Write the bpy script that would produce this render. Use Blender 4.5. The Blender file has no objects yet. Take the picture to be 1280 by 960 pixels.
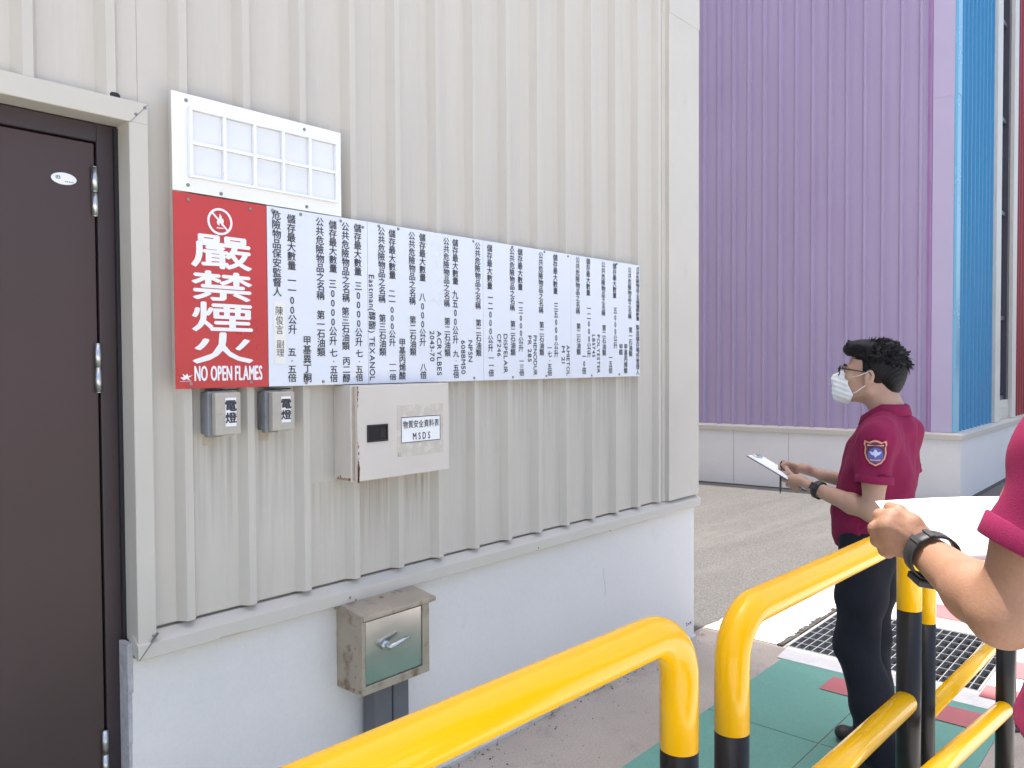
import bpy, bmesh, math, random
import numpy as np
from mathutils import Vector, Matrix

scene = bpy.context.scene
C = scene.collection
R = math.radians
random.seed(7)
rng = np.random.default_rng(11)

# ------------------------------------------------------------------ camera
CAM = (0.0, -2.361, 1.65)
YAW, PITCH, ROLL = 0.84426, -0.02552, -0.00552
cam = bpy.data.cameras.new('camera')
cam.sensor_fit = 'HORIZONTAL'
cam.sensor_width = 36.0
cam.lens = 36.0 * 1000.0 / 1280.0
cam.clip_start = 0.02
cam.clip_end = 2000
camo = bpy.data.objects.new('camera', cam)
C.objects.link(camo)
_fw = Vector((math.sin(YAW) * math.cos(PITCH), math.cos(YAW) * math.cos(PITCH), math.sin(PITCH)))
_r = Vector((math.cos(YAW), -math.sin(YAW), 0))
_u = _r.cross(_fw)
_r2 = _r * math.cos(ROLL) + _u * math.sin(ROLL)
_u2 = -_r * math.sin(ROLL) + _u * math.cos(ROLL)
_m = Matrix((_r2, _u2, -_fw)).transposed().to_4x4()
_m.translation = Vector(CAM)
camo.matrix_world = _m
scene.camera = camo

# ------------------------------------------------------------------ sky, sun, exposure
SUN_EL = 80.0
w = bpy.data.worlds.new('World')
scene.world = w
w.use_nodes = True
nt = w.node_tree
sky = nt.nodes.new('ShaderNodeTexSky')
sky.sky_type = 'NISHITA'
sky.sun_disc = False
sky.sun_elevation = R(SUN_EL)
sky.sun_rotation = 0.0
sky.air_density = 1.0
sky.dust_density = 4.5
sky.ozone_density = 1.0
nt.links.new(sky.outputs[0], nt.nodes['Background'].inputs[0])
nt.nodes['Background'].inputs[1].default_value = 0.15
sun = bpy.data.lights.new('sun', 'SUN')
sun.energy = 3.5
sun.angle = R(0.53)
sun.color = (1.0, 0.955, 0.89)
suno = bpy.data.objects.new('sun', sun)
C.objects.link(suno)
suno.location = (0, 10, 30)
suno.rotation_euler = (R(-(90 - SUN_EL)), 0, 0)     # light comes over the factory wall, towards -Y
scene.view_settings.view_transform = 'Standard'
scene.view_settings.look = 'None'
scene.view_settings.exposure = 1.42
scene.view_settings.gamma = 1.0
scene.view_settings.use_curve_mapping = False

# ------------------------------------------------------------------ object helpers
def prop(o, label=None, cat=None, group=None, kind=None):
    if label: o['label'] = label
    if cat: o['category'] = cat
    if group: o['group'] = group
    if kind: o['kind'] = kind
    return o

def thing(name, label, cat, loc=(0, 0, 0), rotz=0, group=None):
    o = bpy.data.objects.new(name, None)
    o.empty_display_size = 0.1
    C.objects.link(o)
    o.location = loc
    o.rotation_euler = (0, 0, rotz)
    return prop(o, label, cat, group)

def link(name, me, mat, parent=None):
    o = bpy.data.objects.new(name, me)
    C.objects.link(o)
    if mat is not None:
        me.materials.clear()
        for m in (mat if isinstance(mat, (list, tuple)) else [mat]):
            me.materials.append(m)
    if parent is not None:
        o.parent = parent
    return o

def smooth(me, on=True):
    me.polygons.foreach_set('use_smooth', np.full(len(me.polygons), on))
    return me

class MB:
    """collects simple solids into one mesh"""
    def __init__(s):
        s.v = []; s.f = []
    def add(s, vs, fs):
        n = len(s.v); s.v += [tuple(v) for v in vs]; s.f += [tuple(i + n for i in f) for f in fs]
        return s
    def box(s, x0, x1, y0, y1, z0, z1):
        return s.add([(x0,y0,z0),(x1,y0,z0),(x1,y1,z0),(x0,y1,z0),(x0,y0,z1),(x1,y0,z1),(x1,y1,z1),(x0,y1,z1)],
                     [(3,2,1,0),(4,5,6,7),(0,1,5,4),(1,2,6,5),(2,3,7,6),(3,0,4,7)])
    def prism(s, poly, axis, a0, a1):
        """extrude a closed 2-D polygon along an axis (poly in the two other axes, in xyz order)"""
        n = len(poly); vs = []
        for a in (a0, a1):
            for p, q in poly:
                vs.append({'x': (a, p, q), 'y': (p, a, q), 'z': (p, q, a)}[axis])
        fs = [tuple(range(n))[::-1], tuple(range(n, 2 * n))]
        for i in range(n):
            j = (i + 1) % n
            fs.append((i, j, n + j, n + i))
        return s.add(vs, fs)
    def tube(s, pts, rad, seg=12, cap=True, flat=None):
        pts = [Vector(p) for p in pts]
        n = len(pts)
        rads = rad if isinstance(rad, (list, tuple)) else [rad] * n
        up = None; rings = []
        for i, p in enumerate(pts):
            t = (pts[min(i + 1, n - 1)] - pts[max(i - 1, 0)]).normalized()
            if up is None:
                up = t.orthogonal().normalized() if flat is None else Vector(flat)
            up = (up - t * up.dot(t)).normalized()
            b = t.cross(up)
            rings.append([p + (up * math.cos(2*math.pi*k/seg) + b * math.sin(2*math.pi*k/seg)) * rads[i] for k in range(seg)])
        vs = [v for r in rings for v in r]; fs = []
        for i in range(n - 1):
            for k in range(seg):
                k2 = (k + 1) % seg
                fs.append((i*seg+k, i*seg+k2, (i+1)*seg+k2, (i+1)*seg+k))
        if cap:
            fs.append(tuple(range(seg))[::-1]); fs.append(tuple((n-1)*seg+k for k in range(seg)))
        return s.add(vs, fs)
    def disc(s, c, nrm, r, h, seg=12, ry=None, dome=0.0):
        """flat solid disc / screw head; local axes x,z on a -Y facing wall when nrm=(0,-1,0)"""
        c = Vector(c); nrm = Vector(nrm).normalized()
        a = Vector((0,0,1)).cross(nrm)
        a = a.normalized() if a.length > 1e-6 else Vector((1,0,0))
        b = nrm.cross(a); ry = ry or r
        vs = []; fs = []
        for hh, k in ((0, 1), (h * .6, 1), (h, .72)):
            for i in range(seg):
                t = 2*math.pi*i/seg
                vs.append(c + nrm*hh + a*r*k*math.cos(t) + b*ry*k*math.sin(t))
        for L in range(2):
            for i in range(seg):
                j = (i+1) % seg
                fs.append((L*seg+i, L*seg+j, (L+1)*seg+j, (L+1)*seg+i))
        fs.append(tuple(2*seg+i for i in range(seg))); fs.append(tuple(range(seg))[::-1])
        return s.add(vs, fs)
    def mesh(s, name):
        me = bpy.data.meshes.new(name)
        me.from_pydata(s.v, [], s.f); me.validate(); me.update()
        return me
    def build(s, name, mat, parent=None, bevel=0, sm=False, seg=2):
        me = s.mesh(name)
        bm = bmesh.new(); bm.from_mesh(me)
        bmesh.ops.recalc_face_normals(bm, faces=bm.faces)
        if bevel:
            bmesh.ops.bevel(bm, geom=bm.edges[:], offset=bevel, segments=seg, affect='EDGES', profile=.5, clamp_overlap=True)
        bm.to_mesh(me); bm.free()
        if sm: smooth(me)
        return link(name, me, mat, parent)

# ------------------------------------------------------------------ materials
def mat(name, col, rough=.6, metal=0, var=.08, vscale=3.0, stretch=(1,1,1), bump=0.0, bscale=60, coat=0, spec=.5,
        stain=None, stain_amt=0, stain_scale=2.0, stain_lo=.55, stain_hi=.75, sss=0, fine=0.0, fscale=200, rvar=.08, sstretch=None, emis=None):
    m = bpy.data.materials.new(name); m.use_nodes = True
    n = m.node_tree.nodes; l = m.node_tree.links
    b = n['Principled BSDF']
    b.inputs['Roughness'].default_value = rough
    b.inputs['Metallic'].default_value = metal
    b.inputs['Specular IOR Level'].default_value = spec
    b.inputs['Coat Weight'].default_value = coat
    b.inputs['Coat Roughness'].default_value = .06
    if sss:
        b.inputs['Subsurface Weight'].default_value = sss
        b.inputs['Subsurface Radius'].default_value = (.012, .005, .003)
        b.inputs['Subsurface Scale'].default_value = 1.0
    tc = n.new('ShaderNodeTexCoord')
    mp = n.new('ShaderNodeMapping'); mp.inputs['Scale'].default_value = stretch
    l.new(tc.outputs['Object'], mp.inputs[0])
    nz = n.new('ShaderNodeTexNoise'); nz.inputs['Scale'].default_value = vscale; nz.inputs['Detail'].default_value = 6
    nz.inputs['Roughness'].default_value = .62
    l.new(mp.outputs[0], nz.inputs[0])
    mr = n.new('ShaderNodeMapRange')
    mr.inputs[1].default_value = .25; mr.inputs[2].default_value = .75
    mr.inputs[3].default_value = 1 - var; mr.inputs[4].default_value = 1 + var
    l.new(nz.outputs[0], mr.inputs[0])
    mx = n.new('ShaderNodeVectorMath'); mx.operation = 'SCALE'
    mx.inputs[0].default_value = col[:3]
    l.new(mr.outputs[0], mx.inputs['Scale'])
    out = mx.outputs[0]
    if fine:
        nf = n.new('ShaderNodeTexNoise'); nf.inputs['Scale'].default_value = fscale; nf.inputs['Detail'].default_value = 3
        l.new(tc.outputs['Object'], nf.inputs[0])
        mf = n.new('ShaderNodeMapRange'); mf.inputs[1].default_value = .3; mf.inputs[2].default_value = .7
        mf.inputs[3].default_value = 1 - fine; mf.inputs[4].default_value = 1 + fine
        l.new(nf.outputs[0], mf.inputs[0])
        m2 = n.new('ShaderNodeVectorMath'); m2.operation = 'SCALE'
        l.new(out, m2.inputs[0]); l.new(mf.outputs[0], m2.inputs['Scale']); out = m2.outputs[0]
    if stain is not None:
        ms = n.new('ShaderNodeMapping'); ms.inputs['Scale'].default_value = sstretch or (1,1,1)
        ms.inputs['Location'].default_value = (3.1, 1.7, 5.3)
        l.new(tc.outputs['Object'], ms.inputs[0])
        ns = n.new('ShaderNodeTexNoise'); ns.inputs['Scale'].default_value = stain_scale; ns.inputs['Detail'].default_value = 8
        ns.inputs['Roughness'].default_value = .7
        l.new(ms.outputs[0], ns.inputs[0])
        sr = n.new('ShaderNodeMapRange'); sr.interpolation_type = 'SMOOTHSTEP'
        sr.inputs[1].default_value = stain_lo; sr.inputs[2].default_value = stain_hi
        sr.inputs[3].default_value = 0; sr.inputs[4].default_value = stain_amt
        l.new(ns.outputs[0], sr.inputs[0])
        mix = n.new('ShaderNodeMix'); mix.data_type = 'RGBA'
        l.new(sr.outputs[0], mix.inputs['Factor'])
        l.new(out, mix.inputs[6]); mix.inputs[7].default_value = (*stain[:3], 1)
        out = mix.outputs[2]
    l.new(out, b.inputs['Base Color'])
    rr = n.new('ShaderNodeMapRange')
    rr.inputs[1].default_value = .3; rr.inputs[2].default_value = .7
    rr.inputs[3].default_value = max(.02, rough - rvar); rr.inputs[4].default_value = min(1, rough + rvar)
    l.new(nz.outputs[0], rr.inputs[0]); l.new(rr.outputs[0], b.inputs['Roughness'])
    if bump:
        nb = n.new('ShaderNodeTexNoise'); nb.inputs['Scale'].default_value = bscale; nb.inputs['Detail'].default_value = 5
        l.new(mp.outputs[0] if stretch != (1,1,1) else tc.outputs['Object'], nb.inputs[0])
        bp = n.new('ShaderNodeBump'); bp.inputs['Strength'].default_value = min(1, bump); bp.inputs['Distance'].default_value = .004
        l.new(nb.outputs[0], bp.inputs['Height']); l.new(bp.outputs[0], b.inputs['Normal'])
    return m

M = {}
M['cream'] = mat('cream_painted_steel', (.520,.482,.420), .42, var=.05, vscale=1.4, stretch=(6,6,.5), stain=(.42,.39,.33), stain_amt=.35, stain_scale=3.0, sstretch=(7,7,.5), stain_lo=.52, stain_hi=.8, bump=.06, bscale=2.5)
M['cream_trim'] = mat('cream_flashing', (.525,.49,.425), .45, var=.05, vscale=2.5, stain=(.30,.27,.22), stain_amt=.30, stain_scale=6, stain_lo=.58, stain_hi=.78)
M['white_wall'] = mat('white_painted_plaster', (.73,.695,.66), .6, var=.035, vscale=2.2, bump=.12, bscale=28, stain=(.50,.50,.50), stain_amt=.45, stain_scale=3.2, stain_lo=.60, stain_hi=.82, fine=.02, fscale=90)
M['rough_plaster'] = mat('rough_grey_plaster', (.42,.41,.42), .9, var=.25, vscale=30, bump=.8, bscale=70)
M['brown'] = mat('brown_door_paint', (.052,.030,.028), .45, var=.10, vscale=1.6, bump=.05, bscale=3, rvar=.05)
M['brown_frame'] = mat('brown_frame_paint', (.042,.028,.030), .4, var=.1, vscale=3)
M['gasket'] = mat('dark_gasket', (.012,.012,.014), .6)
M['steel'] = mat('brushed_steel', (.55,.56,.55), .32, metal=1, var=.08, vscale=8, stretch=(1,1,8))
M['screw'] = mat('screw_metal', (.28,.27,.26), .45, metal=.8, var=.2, vscale=40)
M['white_sign'] = mat('white_sign_enamel', (.69,.715,.765), .34, var=.02, vscale=3)
M['white_panel'] = mat('white_acrylic', (.82,.82,.82), .3, var=.02, vscale=4)
M['panel_pane'] = mat('milky_plastic_pane', (.72,.73,.74), .14, var=.05, vscale=5)
M['red_sign'] = mat('red_sign_enamel', (.50,.045,.042), .34, var=.06, vscale=4, stain=(.30,.03,.03), stain_amt=.5, stain_scale=5, stain_lo=.62, stain_hi=.75)
M['ink'] = mat('black_lettering', (.035,.035,.045), .5, var=.15, vscale=30)
M['white_ink'] = mat('white_lettering', (.80,.79,.80), .45, var=.04, vscale=20)
M['paper_label'] = mat('paper_label', (.80,.80,.80), .5, var=.03, vscale=20)
M['paper_label2'] = mat('yellowed_paper_label', (.76,.74,.68), .5, var=.03, vscale=20)
M['tape'] = mat('aged_clear_tape', (.56,.51,.44), .25, var=.12, vscale=25, stain=(.42,.30,.18), stain_amt=.5, stain_scale=14)
M['residue'] = mat('tape_residue', (.47,.40,.31), .7, var=.12, vscale=40)
M['beige_metal'] = mat('beige_cabinet_paint', (.60,.545,.485), .38, var=.04, vscale=4, stain=(.42,.22,.09), stain_amt=.6, stain_scale=9, stain_lo=.66, stain_hi=.78)
M['rust'] = mat('rust_streak', (.30,.15,.06), .85, var=.4, vscale=40, bump=.4, bscale=120)
M['grey_box'] = mat('grey_plastic', (.20,.205,.21), .55, var=.2, vscale=14, stain=(.08,.08,.08), stain_amt=.6, stain_scale=20, stain_lo=.55, stain_hi=.7)
M['tan_box'] = mat('tan_plastic', (.42,.38,.32), .5, var=.08, vscale=16, stain=(.22,.19,.15), stain_amt=.5, stain_scale=18, stain_lo=.58, stain_hi=.75)
M['rust_steel'] = mat('tarnished_steel', (.40,.345,.27), .50, metal=.4, var=.16, vscale=9, stain=(.16,.085,.04), stain_amt=.8, stain_scale=13, stain_lo=.52, stain_hi=.68, bump=.12, bscale=40)
M['door_steel'] = mat('stainless_door_sheet', (.56,.55,.53), .20, metal=1, var=.05, vscale=6, rvar=.03)
M['pvc'] = mat('grey_pvc_conduit', (.13,.13,.14), .5, var=.12, vscale=8)
M['yellow'] = mat('yellow_gloss_paint', (.84,.465,.002), .24, var=.02, vscale=3, coat=.12, spec=.32, bump=.02, bscale=10, rvar=.02)
M['black'] = mat('black_gloss_paint', (.012,.011,.011), .34, var=.10, vscale=6, spec=.3, coat=.05, rvar=.04)
M['asphalt'] = mat('dusty_asphalt', (.101,.097,.092), .92, var=.16, vscale=1.1, stretch=(.5,2.6,1), bump=.9, bscale=55, fine=.38, fscale=85, spec=.25, stain=(.14,.134,.126), stain_amt=.45, stain_scale=1.6, sstretch=(.4,2.2,1), stain_lo=.45, stain_hi=.7)
M['concrete'] = mat('weathered_concrete', (.375,.325,.272), .9, var=.12, vscale=2.4, bump=.5, bscale=50, fine=.16, fscale=140, spec=.3, stain=(.25,.22,.195), stain_amt=.7, stain_scale=4.5, stain_lo=.52, stain_hi=.72)
M['sunlit_concrete'] = mat('sunlit_concrete', (.56,.55,.53), .88, var=.06, vscale=2.4, bump=.3, bscale=60, fine=.06, fscale=140, stain=(.44,.43,.41), stain_amt=.5, stain_scale=5, stain_lo=.55, stain_hi=.75)  # paler copy of the concrete, with sunlight put into the colour
M['green'] = mat('green_floor_paint', (.115,.285,.225), .62, var=.10, vscale=3.5, fine=.07, fscale=110, bump=.25, bscale=60, stain=(.075,.16,.13), stain_amt=.6, stain_scale=6, stain_lo=.60, stain_hi=.74, sstretch=(.6,2.0,1))
M['pink'] = mat('faded_red_floor_paint', (.37,.115,.118), .65, var=.10, vscale=6, fine=.08, fscale=120, bump=.25, bscale=60)
M['white_paint'] = mat('worn_white_floor_paint', (.60,.585,.56), .7, var=.06, vscale=8, fine=.08, fscale=100, stain=(.40,.39,.37), stain_amt=.6, stain_scale=7, stain_lo=.53, stain_hi=.7, bump=.25, bscale=60)
M['galv'] = mat('galvanised_steel', (.23,.23,.23), .6, metal=.1, var=.12, vscale=14)
M['dark'] = mat('dark_pit', (.11,.107,.10), .95, var=.3, vscale=9)
M['grime'] = mat('black_grime', (.05,.046,.042), .95, var=.4, vscale=40, bump=.6, bscale=90)
M['grass'] = mat('dry_grass', (.16,.14,.07), .8, var=.35, vscale=30)
M['purple'] = mat('purple_painted_steel', (.365,.297,.435), .40, var=.05, vscale=1.2, stretch=(4,4,.5), bump=.05, bscale=2.5, stain=(.35,.22,.40), stain_amt=.25, stain_scale=.8, stain_lo=.5, stain_hi=.8)
M['purple_trim'] = mat('pale_purple_flashing', (.45,.385,.52), .38, var=.03, vscale=1.5)
M['purple_dark'] = mat('faded_magenta_strip', (.33,.19,.37), .45, var=.15, vscale=3, stretch=(3,3,.6))
M['blue'] = mat('blue_painted_steel', (.028,.205,.40), .35, var=.06, vscale=1.5, stretch=(4,4,.5))
M['blue_trim'] = mat('light_blue_flashing', (.14,.38,.55), .25, var=.04, vscale=1.5)
M['red_wall'] = mat('red_painted_steel', (.25,.018,.028), .4, var=.06, vscale=1.5, stretch=(4,4,.5))
M['white_frame'] = mat('white_window_frame', (.62,.59,.53), .4, var=.05, vscale=3)
M['bronze'] = mat('bronze_mullion', (.06,.055,.07), .35, var=.1, vscale=4)
M['glass'] = mat('window_glass', (.19,.23,.25), .05, var=.15, vscale=.6, spec=.9)
M['roof'] = mat('grey_roof_sheet', (.35,.35,.35), .5)
M['skin'] = mat('skin', (.40,.245,.175), .6, var=.07, vscale=14, fine=.04, fscale=160, sss=.12, bump=.10, bscale=190, stain=(.40,.19,.13), stain_amt=.4, stain_scale=18, stain_lo=.5, stain_hi=.75)
M['skin2'] = mat('tanned_skin', (.275,.145,.088), .62, var=.09, vscale=18, fine=.05, fscale=220, sss=.12, bump=.16, bscale=230, stain=(.245,.11,.065), stain_amt=.45, stain_scale=22, stain_lo=.5, stain_hi=.72)
M['hair'] = mat('black_hair', (.004,.0036,.005), .6, var=.3, vscale=30, stretch=(1,3,3), bump=.5, bscale=110, spec=.25)
M['maroon'] = mat('maroon_polo_knit', (.190,.0095,.054), .85, var=.07, vscale=7, fine=.10, fscale=520, bump=.30, bscale=650, spec=.25)
M['navy'] = mat('dark_navy_trouser_cloth', (.0115,.013,.021), .85, var=.18, vscale=6, fine=.12, fscale=420, bump=.3, bscale=500, spec=.25)
M['shoe'] = mat('black_shoe_leather', (.012,.012,.013), .5, var=.2, vscale=20)
M['mask'] = mat('white_mask_fabric', (.70,.73,.74), .8, var=.04, vscale=20, bump=.25, bscale=140)
M['lens_frame'] = mat('black_spectacle_frame', (.010,.009,.012), .25)
M['rubber'] = mat('black_rubber_strap', (.018,.019,.021), .55, var=.25, vscale=40)
M['watch_face'] = mat('black_watch_glass', (.01,.01,.013), .08)
M['paper'] = mat('white_paper', (.84,.84,.83), .7, var=.01, vscale=4)
M['clip'] = mat('dark_clipboard', (.035,.035,.05), .5)
M['pen'] = mat('dark_green_pen', (.012,.035,.024), .3)
M['badge_rim'] = mat('orange_embroidery', (.62,.30,.20), .8, fine=.2, fscale=500)
M['badge_field'] = mat('dark_embroidery', (.085,.022,.065), .8, fine=.2, fscale=500)
M['badge_blue'] = mat('blue_embroidery', (.085,.10,.30), .8, fine=.2, fscale=500)
M['badge_pale'] = mat('pale_embroidery', (.50,.52,.72), .8, fine=.2, fscale=500)
def streak_mat(name, col, top, length, amt=.6):
    """runs of dirt below a fixing: thin film whose cover breaks up and thins out downwards"""
    m = bpy.data.materials.new(name); m.use_nodes = True
    n = m.node_tree.nodes; l = m.node_tree.links; b = n['Principled BSDF']
    b.inputs['Base Color'].default_value = (*col, 1); b.inputs['Roughness'].default_value = .8
    tc = n.new('ShaderNodeTexCoord'); mp = n.new('ShaderNodeMapping'); mp.inputs['Scale'].default_value = (55, 1, 1.6)
    l.new(tc.outputs['Object'], mp.inputs[0])
    nz = n.new('ShaderNodeTexNoise'); nz.inputs['Scale'].default_value = 1; nz.inputs['Detail'].default_value = 4; l.new(mp.outputs[0], nz.inputs[0])
    sx = n.new('ShaderNodeSeparateXYZ'); l.new(tc.outputs['Object'], sx.inputs[0])
    mr = n.new('ShaderNodeMapRange'); mr.inputs[1].default_value = top-length; mr.inputs[2].default_value = top; l.new(sx.outputs[2], mr.inputs[0])
    r2 = n.new('ShaderNodeMapRange'); r2.inputs[1].default_value = .42; r2.inputs[2].default_value = .72; r2.inputs[4].default_value = amt; l.new(nz.outputs[0], r2.inputs[0])
    mu = n.new('ShaderNodeMath'); mu.operation = 'MULTIPLY'; l.new(mr.outputs[0], mu.inputs[0]); l.new(r2.outputs[0], mu.inputs[1])
    l.new(mu.outputs[0], b.inputs['Alpha'])
    return m
M['eye'] = mat('eye', (.02,.015,.012), .1)

# ------------------------------------------------------------------ lettering (flat print on signs)
_gl = {}
def glyphs(text, bold=0.0):
    need = [c for c in sorted(set(text)) if c.strip() and (c, bold) not in _gl]
    tmp = []
    for c in need:
        cu = bpy.data.curves.new('lettering', 'FONT'); cu.body = c; cu.resolution_u = 3; cu.offset = bold
        o = bpy.data.objects.new('lettering', cu); C.objects.link(o); tmp.append((c, o, cu))
    if tmp:
        dg = bpy.context.evaluated_depsgraph_get(); dg.update()
        for c, o, cu in tmp:
            me = bpy.data.meshes.new_from_object(o.evaluated_get(dg))
            v = np.empty(len(me.vertices) * 3); me.vertices.foreach_get('co', v); v = v.reshape(-1, 3)
            _gl[(c, bold)] = (v, [tuple(p.vertices) for p in me.polygons])
            bpy.data.meshes.remove(me)
            bpy.data.objects.remove(o); bpy.data.curves.remove(cu)

class Letters:
    """flat lettering on a wall facing -Y at depth y"""
    def __init__(s, y): s.y = y; s.v = []; s.f = []
    def put(s, c, cx, cz, w, h, rot=False, bold=0.0, fill=False, heavy=0.0):
        """glyph c, its em cell centred at cx,cz with size w x h; fill = stretch the ink itself to the cell"""
        v, f = _gl[(c, bold)]
        lo = v.min(0); hi = v.max(0)
        if fill:
            x = (v[:,0]-lo[0])/(hi[0]-lo[0]+1e-9)-.5; z = (v[:,1]-lo[1])/(hi[1]-lo[1]+1e-9)-.5
            if hi[1]-lo[1] < .3: z *= .12/h*.03
        else:
            x = v[:,0]-(lo[0]+hi[0])/2; z = v[:,1]-.36
        x = x*w; z = z*h
        if rot: x, z = z, -x
        for j, (du, dv) in enumerate(([(0,0)] if not heavy else [(0,0),(1,0),(-1,0),(0,1),(0,-1)])):
            n = len(s.v)
            s.v += [(cx+a+du*heavy, s.y-j*4e-5, cz+b+dv*heavy*.8) for a, b in zip(x, z)]
            s.f += [tuple(i+n for i in p) for p in f]
    def column(s, cx, z0, z1, text, w, bold=0.0, heavy=0.0):
        glyphs(text, bold); n = len(text); ch = abs(z0-z1)/n
        for i, c in enumerate(text):
            if c == ' ': continue
            z = z0 - ch*(i+.5)
            if c == '0': s.put(c, cx, z, w*.95, ch*1.02, bold=bold, heavy=heavy)
            else: s.put(c, cx, z, w*1.02, ch*1.04, bold=bold, heavy=heavy)
    def run(s, text, p0, p1, size, rot=False, bold=0.0, heavy=0.0):
        """line of latin text stretched between p0 and p1 (along +X, or downward when rot)"""
        glyphs(text, bold)
        wd = []
        for c in text:
            if c == ' ': wd.append(.32); continue
            v = _gl[(c, bold)][0]; wd.append(v[:,0].max()-v[:,0].min()+.13)
        tot = sum(wd); L = abs((p1[1]-p0[1]) if rot else (p1[0]-p0[0])); k = L/tot; a = 0
        for c, q in zip(text, wd):
            t = (a+q/2)*k; a += q
            if c == ' ': continue
            if rot: s.put(c, p0[0], p0[1]-t, k, size, rot=True, bold=bold, heavy=heavy)
            else: s.put(c, p0[0]+t, p0[1], k, size, bold=bold, heavy=heavy)
    def build(s, name, m, parent):
        me = bpy.data.meshes.new(name); me.from_pydata(s.v, [], s.f); me.update()
        return link(name, me, m, parent)

def shapes_xz(name, polys, y, m, parent, th=.0015):
    mb = MB()
    for p in polys: mb.prism([(a, b) for a, b in p], 'y', y, y + th)
    return mb.build(name, m, parent)

# ================================================================== GROUND
def sheet(name, poly, z, m, kind='structure'):
    me = bpy.data.meshes.new(name)
    me.from_pydata([(x, y, z) for x, y in poly], [], [tuple(range(len(poly)))]); me.update()
    o = link(name, me, m); o['kind'] = kind
    return o

GX0, GX1, GY0, GY1 = 4.49, 5.40, -1.475, -0.485          # the drain opening
def ground_ring():
    xs = [-60, GX0, GX1, 120]; ys = [-80, GY0, GY1, 120]
    vs = [(x, y, 0) for y in ys for x in xs]; fs = []
    for j in range(3):
        for i in range(3):
            if i == 1 and j == 1: continue
            fs.append((j*4+i, j*4+i+1, j*4+i+5, j*4+i+4))
    me = bpy.data.meshes.new('ground'); me.from_pydata(vs, [], fs); me.update()
    o = link('ground', me, M['concrete']); o['kind'] = 'structure'
ground_ring()
# pit under the grate
mb = MB()
for a in ((GX0-.03, GX0, GY0-.03, GY1+.03), (GX1, GX1+.03, GY0-.03, GY1+.03), (GX0, GX1, GY0-.03, GY0), (GX0, GX1, GY1, GY1+.03)):
    mb.box(*a, -.45, -.003)
mb.box(GX0-.03, GX1+.03, GY0-.03, GY1+.03, -.48, -.45)
o = mb.build('drain_pit', M['dark']); o['kind'] = 'structure'

# asphalt lane between the two buildings and beyond the pavement, with a slightly ragged edge
edge = []
for i in range(61):
    x = 4.32 + i*(7.5-4.32)/60
    edge.append((x, .045 + .012*math.sin(x*9.1) + .009*math.sin(x*23.7+1) + .008*random.uniform(-1, 1)))
sheet('asphalt_road', edge + [(7.52, -8), (7.55, -70), (110, -70), (110, 110), (4.32, 110)], .004, M['asphalt'])
# pavement slab round the drain, its sunlight also put into a paler colour
def around(name, x0, x1, y0, y1, z, m):
    # rectangular sheet with the drain opening left out
    parts = [(x0, GX0-.012, y0, y1), (GX1+.012, x1, y0, y1), (GX0-.012, GX1+.012, y0, GY0-.012), (GX0-.012, GX1+.012, GY1+.012, y1)]
    vs = []; fs = []
    for a, b, c, d in parts:
        if b <= a or d <= c: continue
        n = len(vs); vs += [(a,c,z),(b,c,z),(b,d,z),(a,d,z)]; fs.append((n,n+1,n+2,n+3))
    me = bpy.data.meshes.new(name); me.from_pydata(vs, [], fs); me.update()
    o = link(name, me, m); o['kind'] = 'structure'; return o
around('pavement', 4.494, 7.49, -2.6, .028, .004, M['sunlit_concrete'])
sheet('bounce_ground', [(-60, -75), (7.49, -75), (7.49, -2.604), (4.49, -2.604), (4.28, -3.42), (4.28, -1.96), (-60, -1.96)], .004, M['sunlit_concrete'])  # unseen pale ground added to bounce light onto the lower wall

# green walkway: four painted slabs parted by open joints
walk = thing('green_walkway', 'green painted walkway of slabs along the wall under the railings', 'walkway', (0, 0, 0))
walk['kind'] = 'structure'
for x0, x1 in ((-8.0, -5.32), (-5.31, -2.66), (-2.65, .84), (.85, 2.28), (2.286, 3.42), (3.426, 4.282)):
    for y0, y1 in ((-1.075, -.552), (-1.64, -1.081)):
        mb = MB(); mb.box(x0, x1, y0, y1, -.02, .0045)
        mb.build('slab', M['green'], walk)
sheet('painted_strip', [(4.286, -3.4), (4.484, -3.4), (4.484, -.50), (4.286, -.52)], .0045, M['white_paint'])
# faded red tiles painted at the end of the green path and round the drain
for x0, x1, y0, y1, z in ((4.0, 4.2, -1.075, -.862, .0085), (4.0, 4.2, -1.59, -1.081, .0085),
                       (4.42, 4.60, -1.80, -1.485, .0085), (4.80, 5.06, -1.78, -1.49, .0085), (5.62, 5.93, -1.20, -.86, .008),
                       (5.62, 5.93, -1.8, -1.5, .008), (6.3, 6.6, -1.4, -1.1, .008)):
    sheet('painted_tile', [(x0, y0), (x1, y0), (x1, y1), (x0, y1)], z, M['pink'])

# drain grate
gr = thing('drain_grate', 'galvanised steel grate over a dark drain in the sunlit pavement', 'grate', (GX0, GY0, 0))
LX, LY = GX1-GX0, GY1-GY0
mb = MB()
mb.box(0, LX, .0, .012, -.04, .004); mb.box(0, LX, LY-.012, LY, -.04, .004)
mb.box(0, .012, .0125, LY-.0125, -.04, .004); mb.box(LX-.012, LX, .0125, LY-.0125, -.04, .004)
mb.build('frame', M['galv'], gr)
me = None
for i in range(20):
    y = .05 + i*(LY-.10)/19
    if me is None:
        b = MB(); b.box(.0125, LX-.0125, -.0023, .0023, -.036, .003); o = b.build('bar', M['galv'], gr); me = o.data
    else: o = link('bar', me, None, gr)
    o.location.y = y
me = None
for i in range(7):
    x = .10 + i*(LX-.2)/6
    if me is None:
        b = MB(); b.box(-.0026, .0026, .0125, LY-.0125, -.012, .0036); o = b.build('cross_bar', M['galv'], gr); me = o.data
    else: o = link('cross_bar', me, None, gr)
    o.location.x = x
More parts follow.
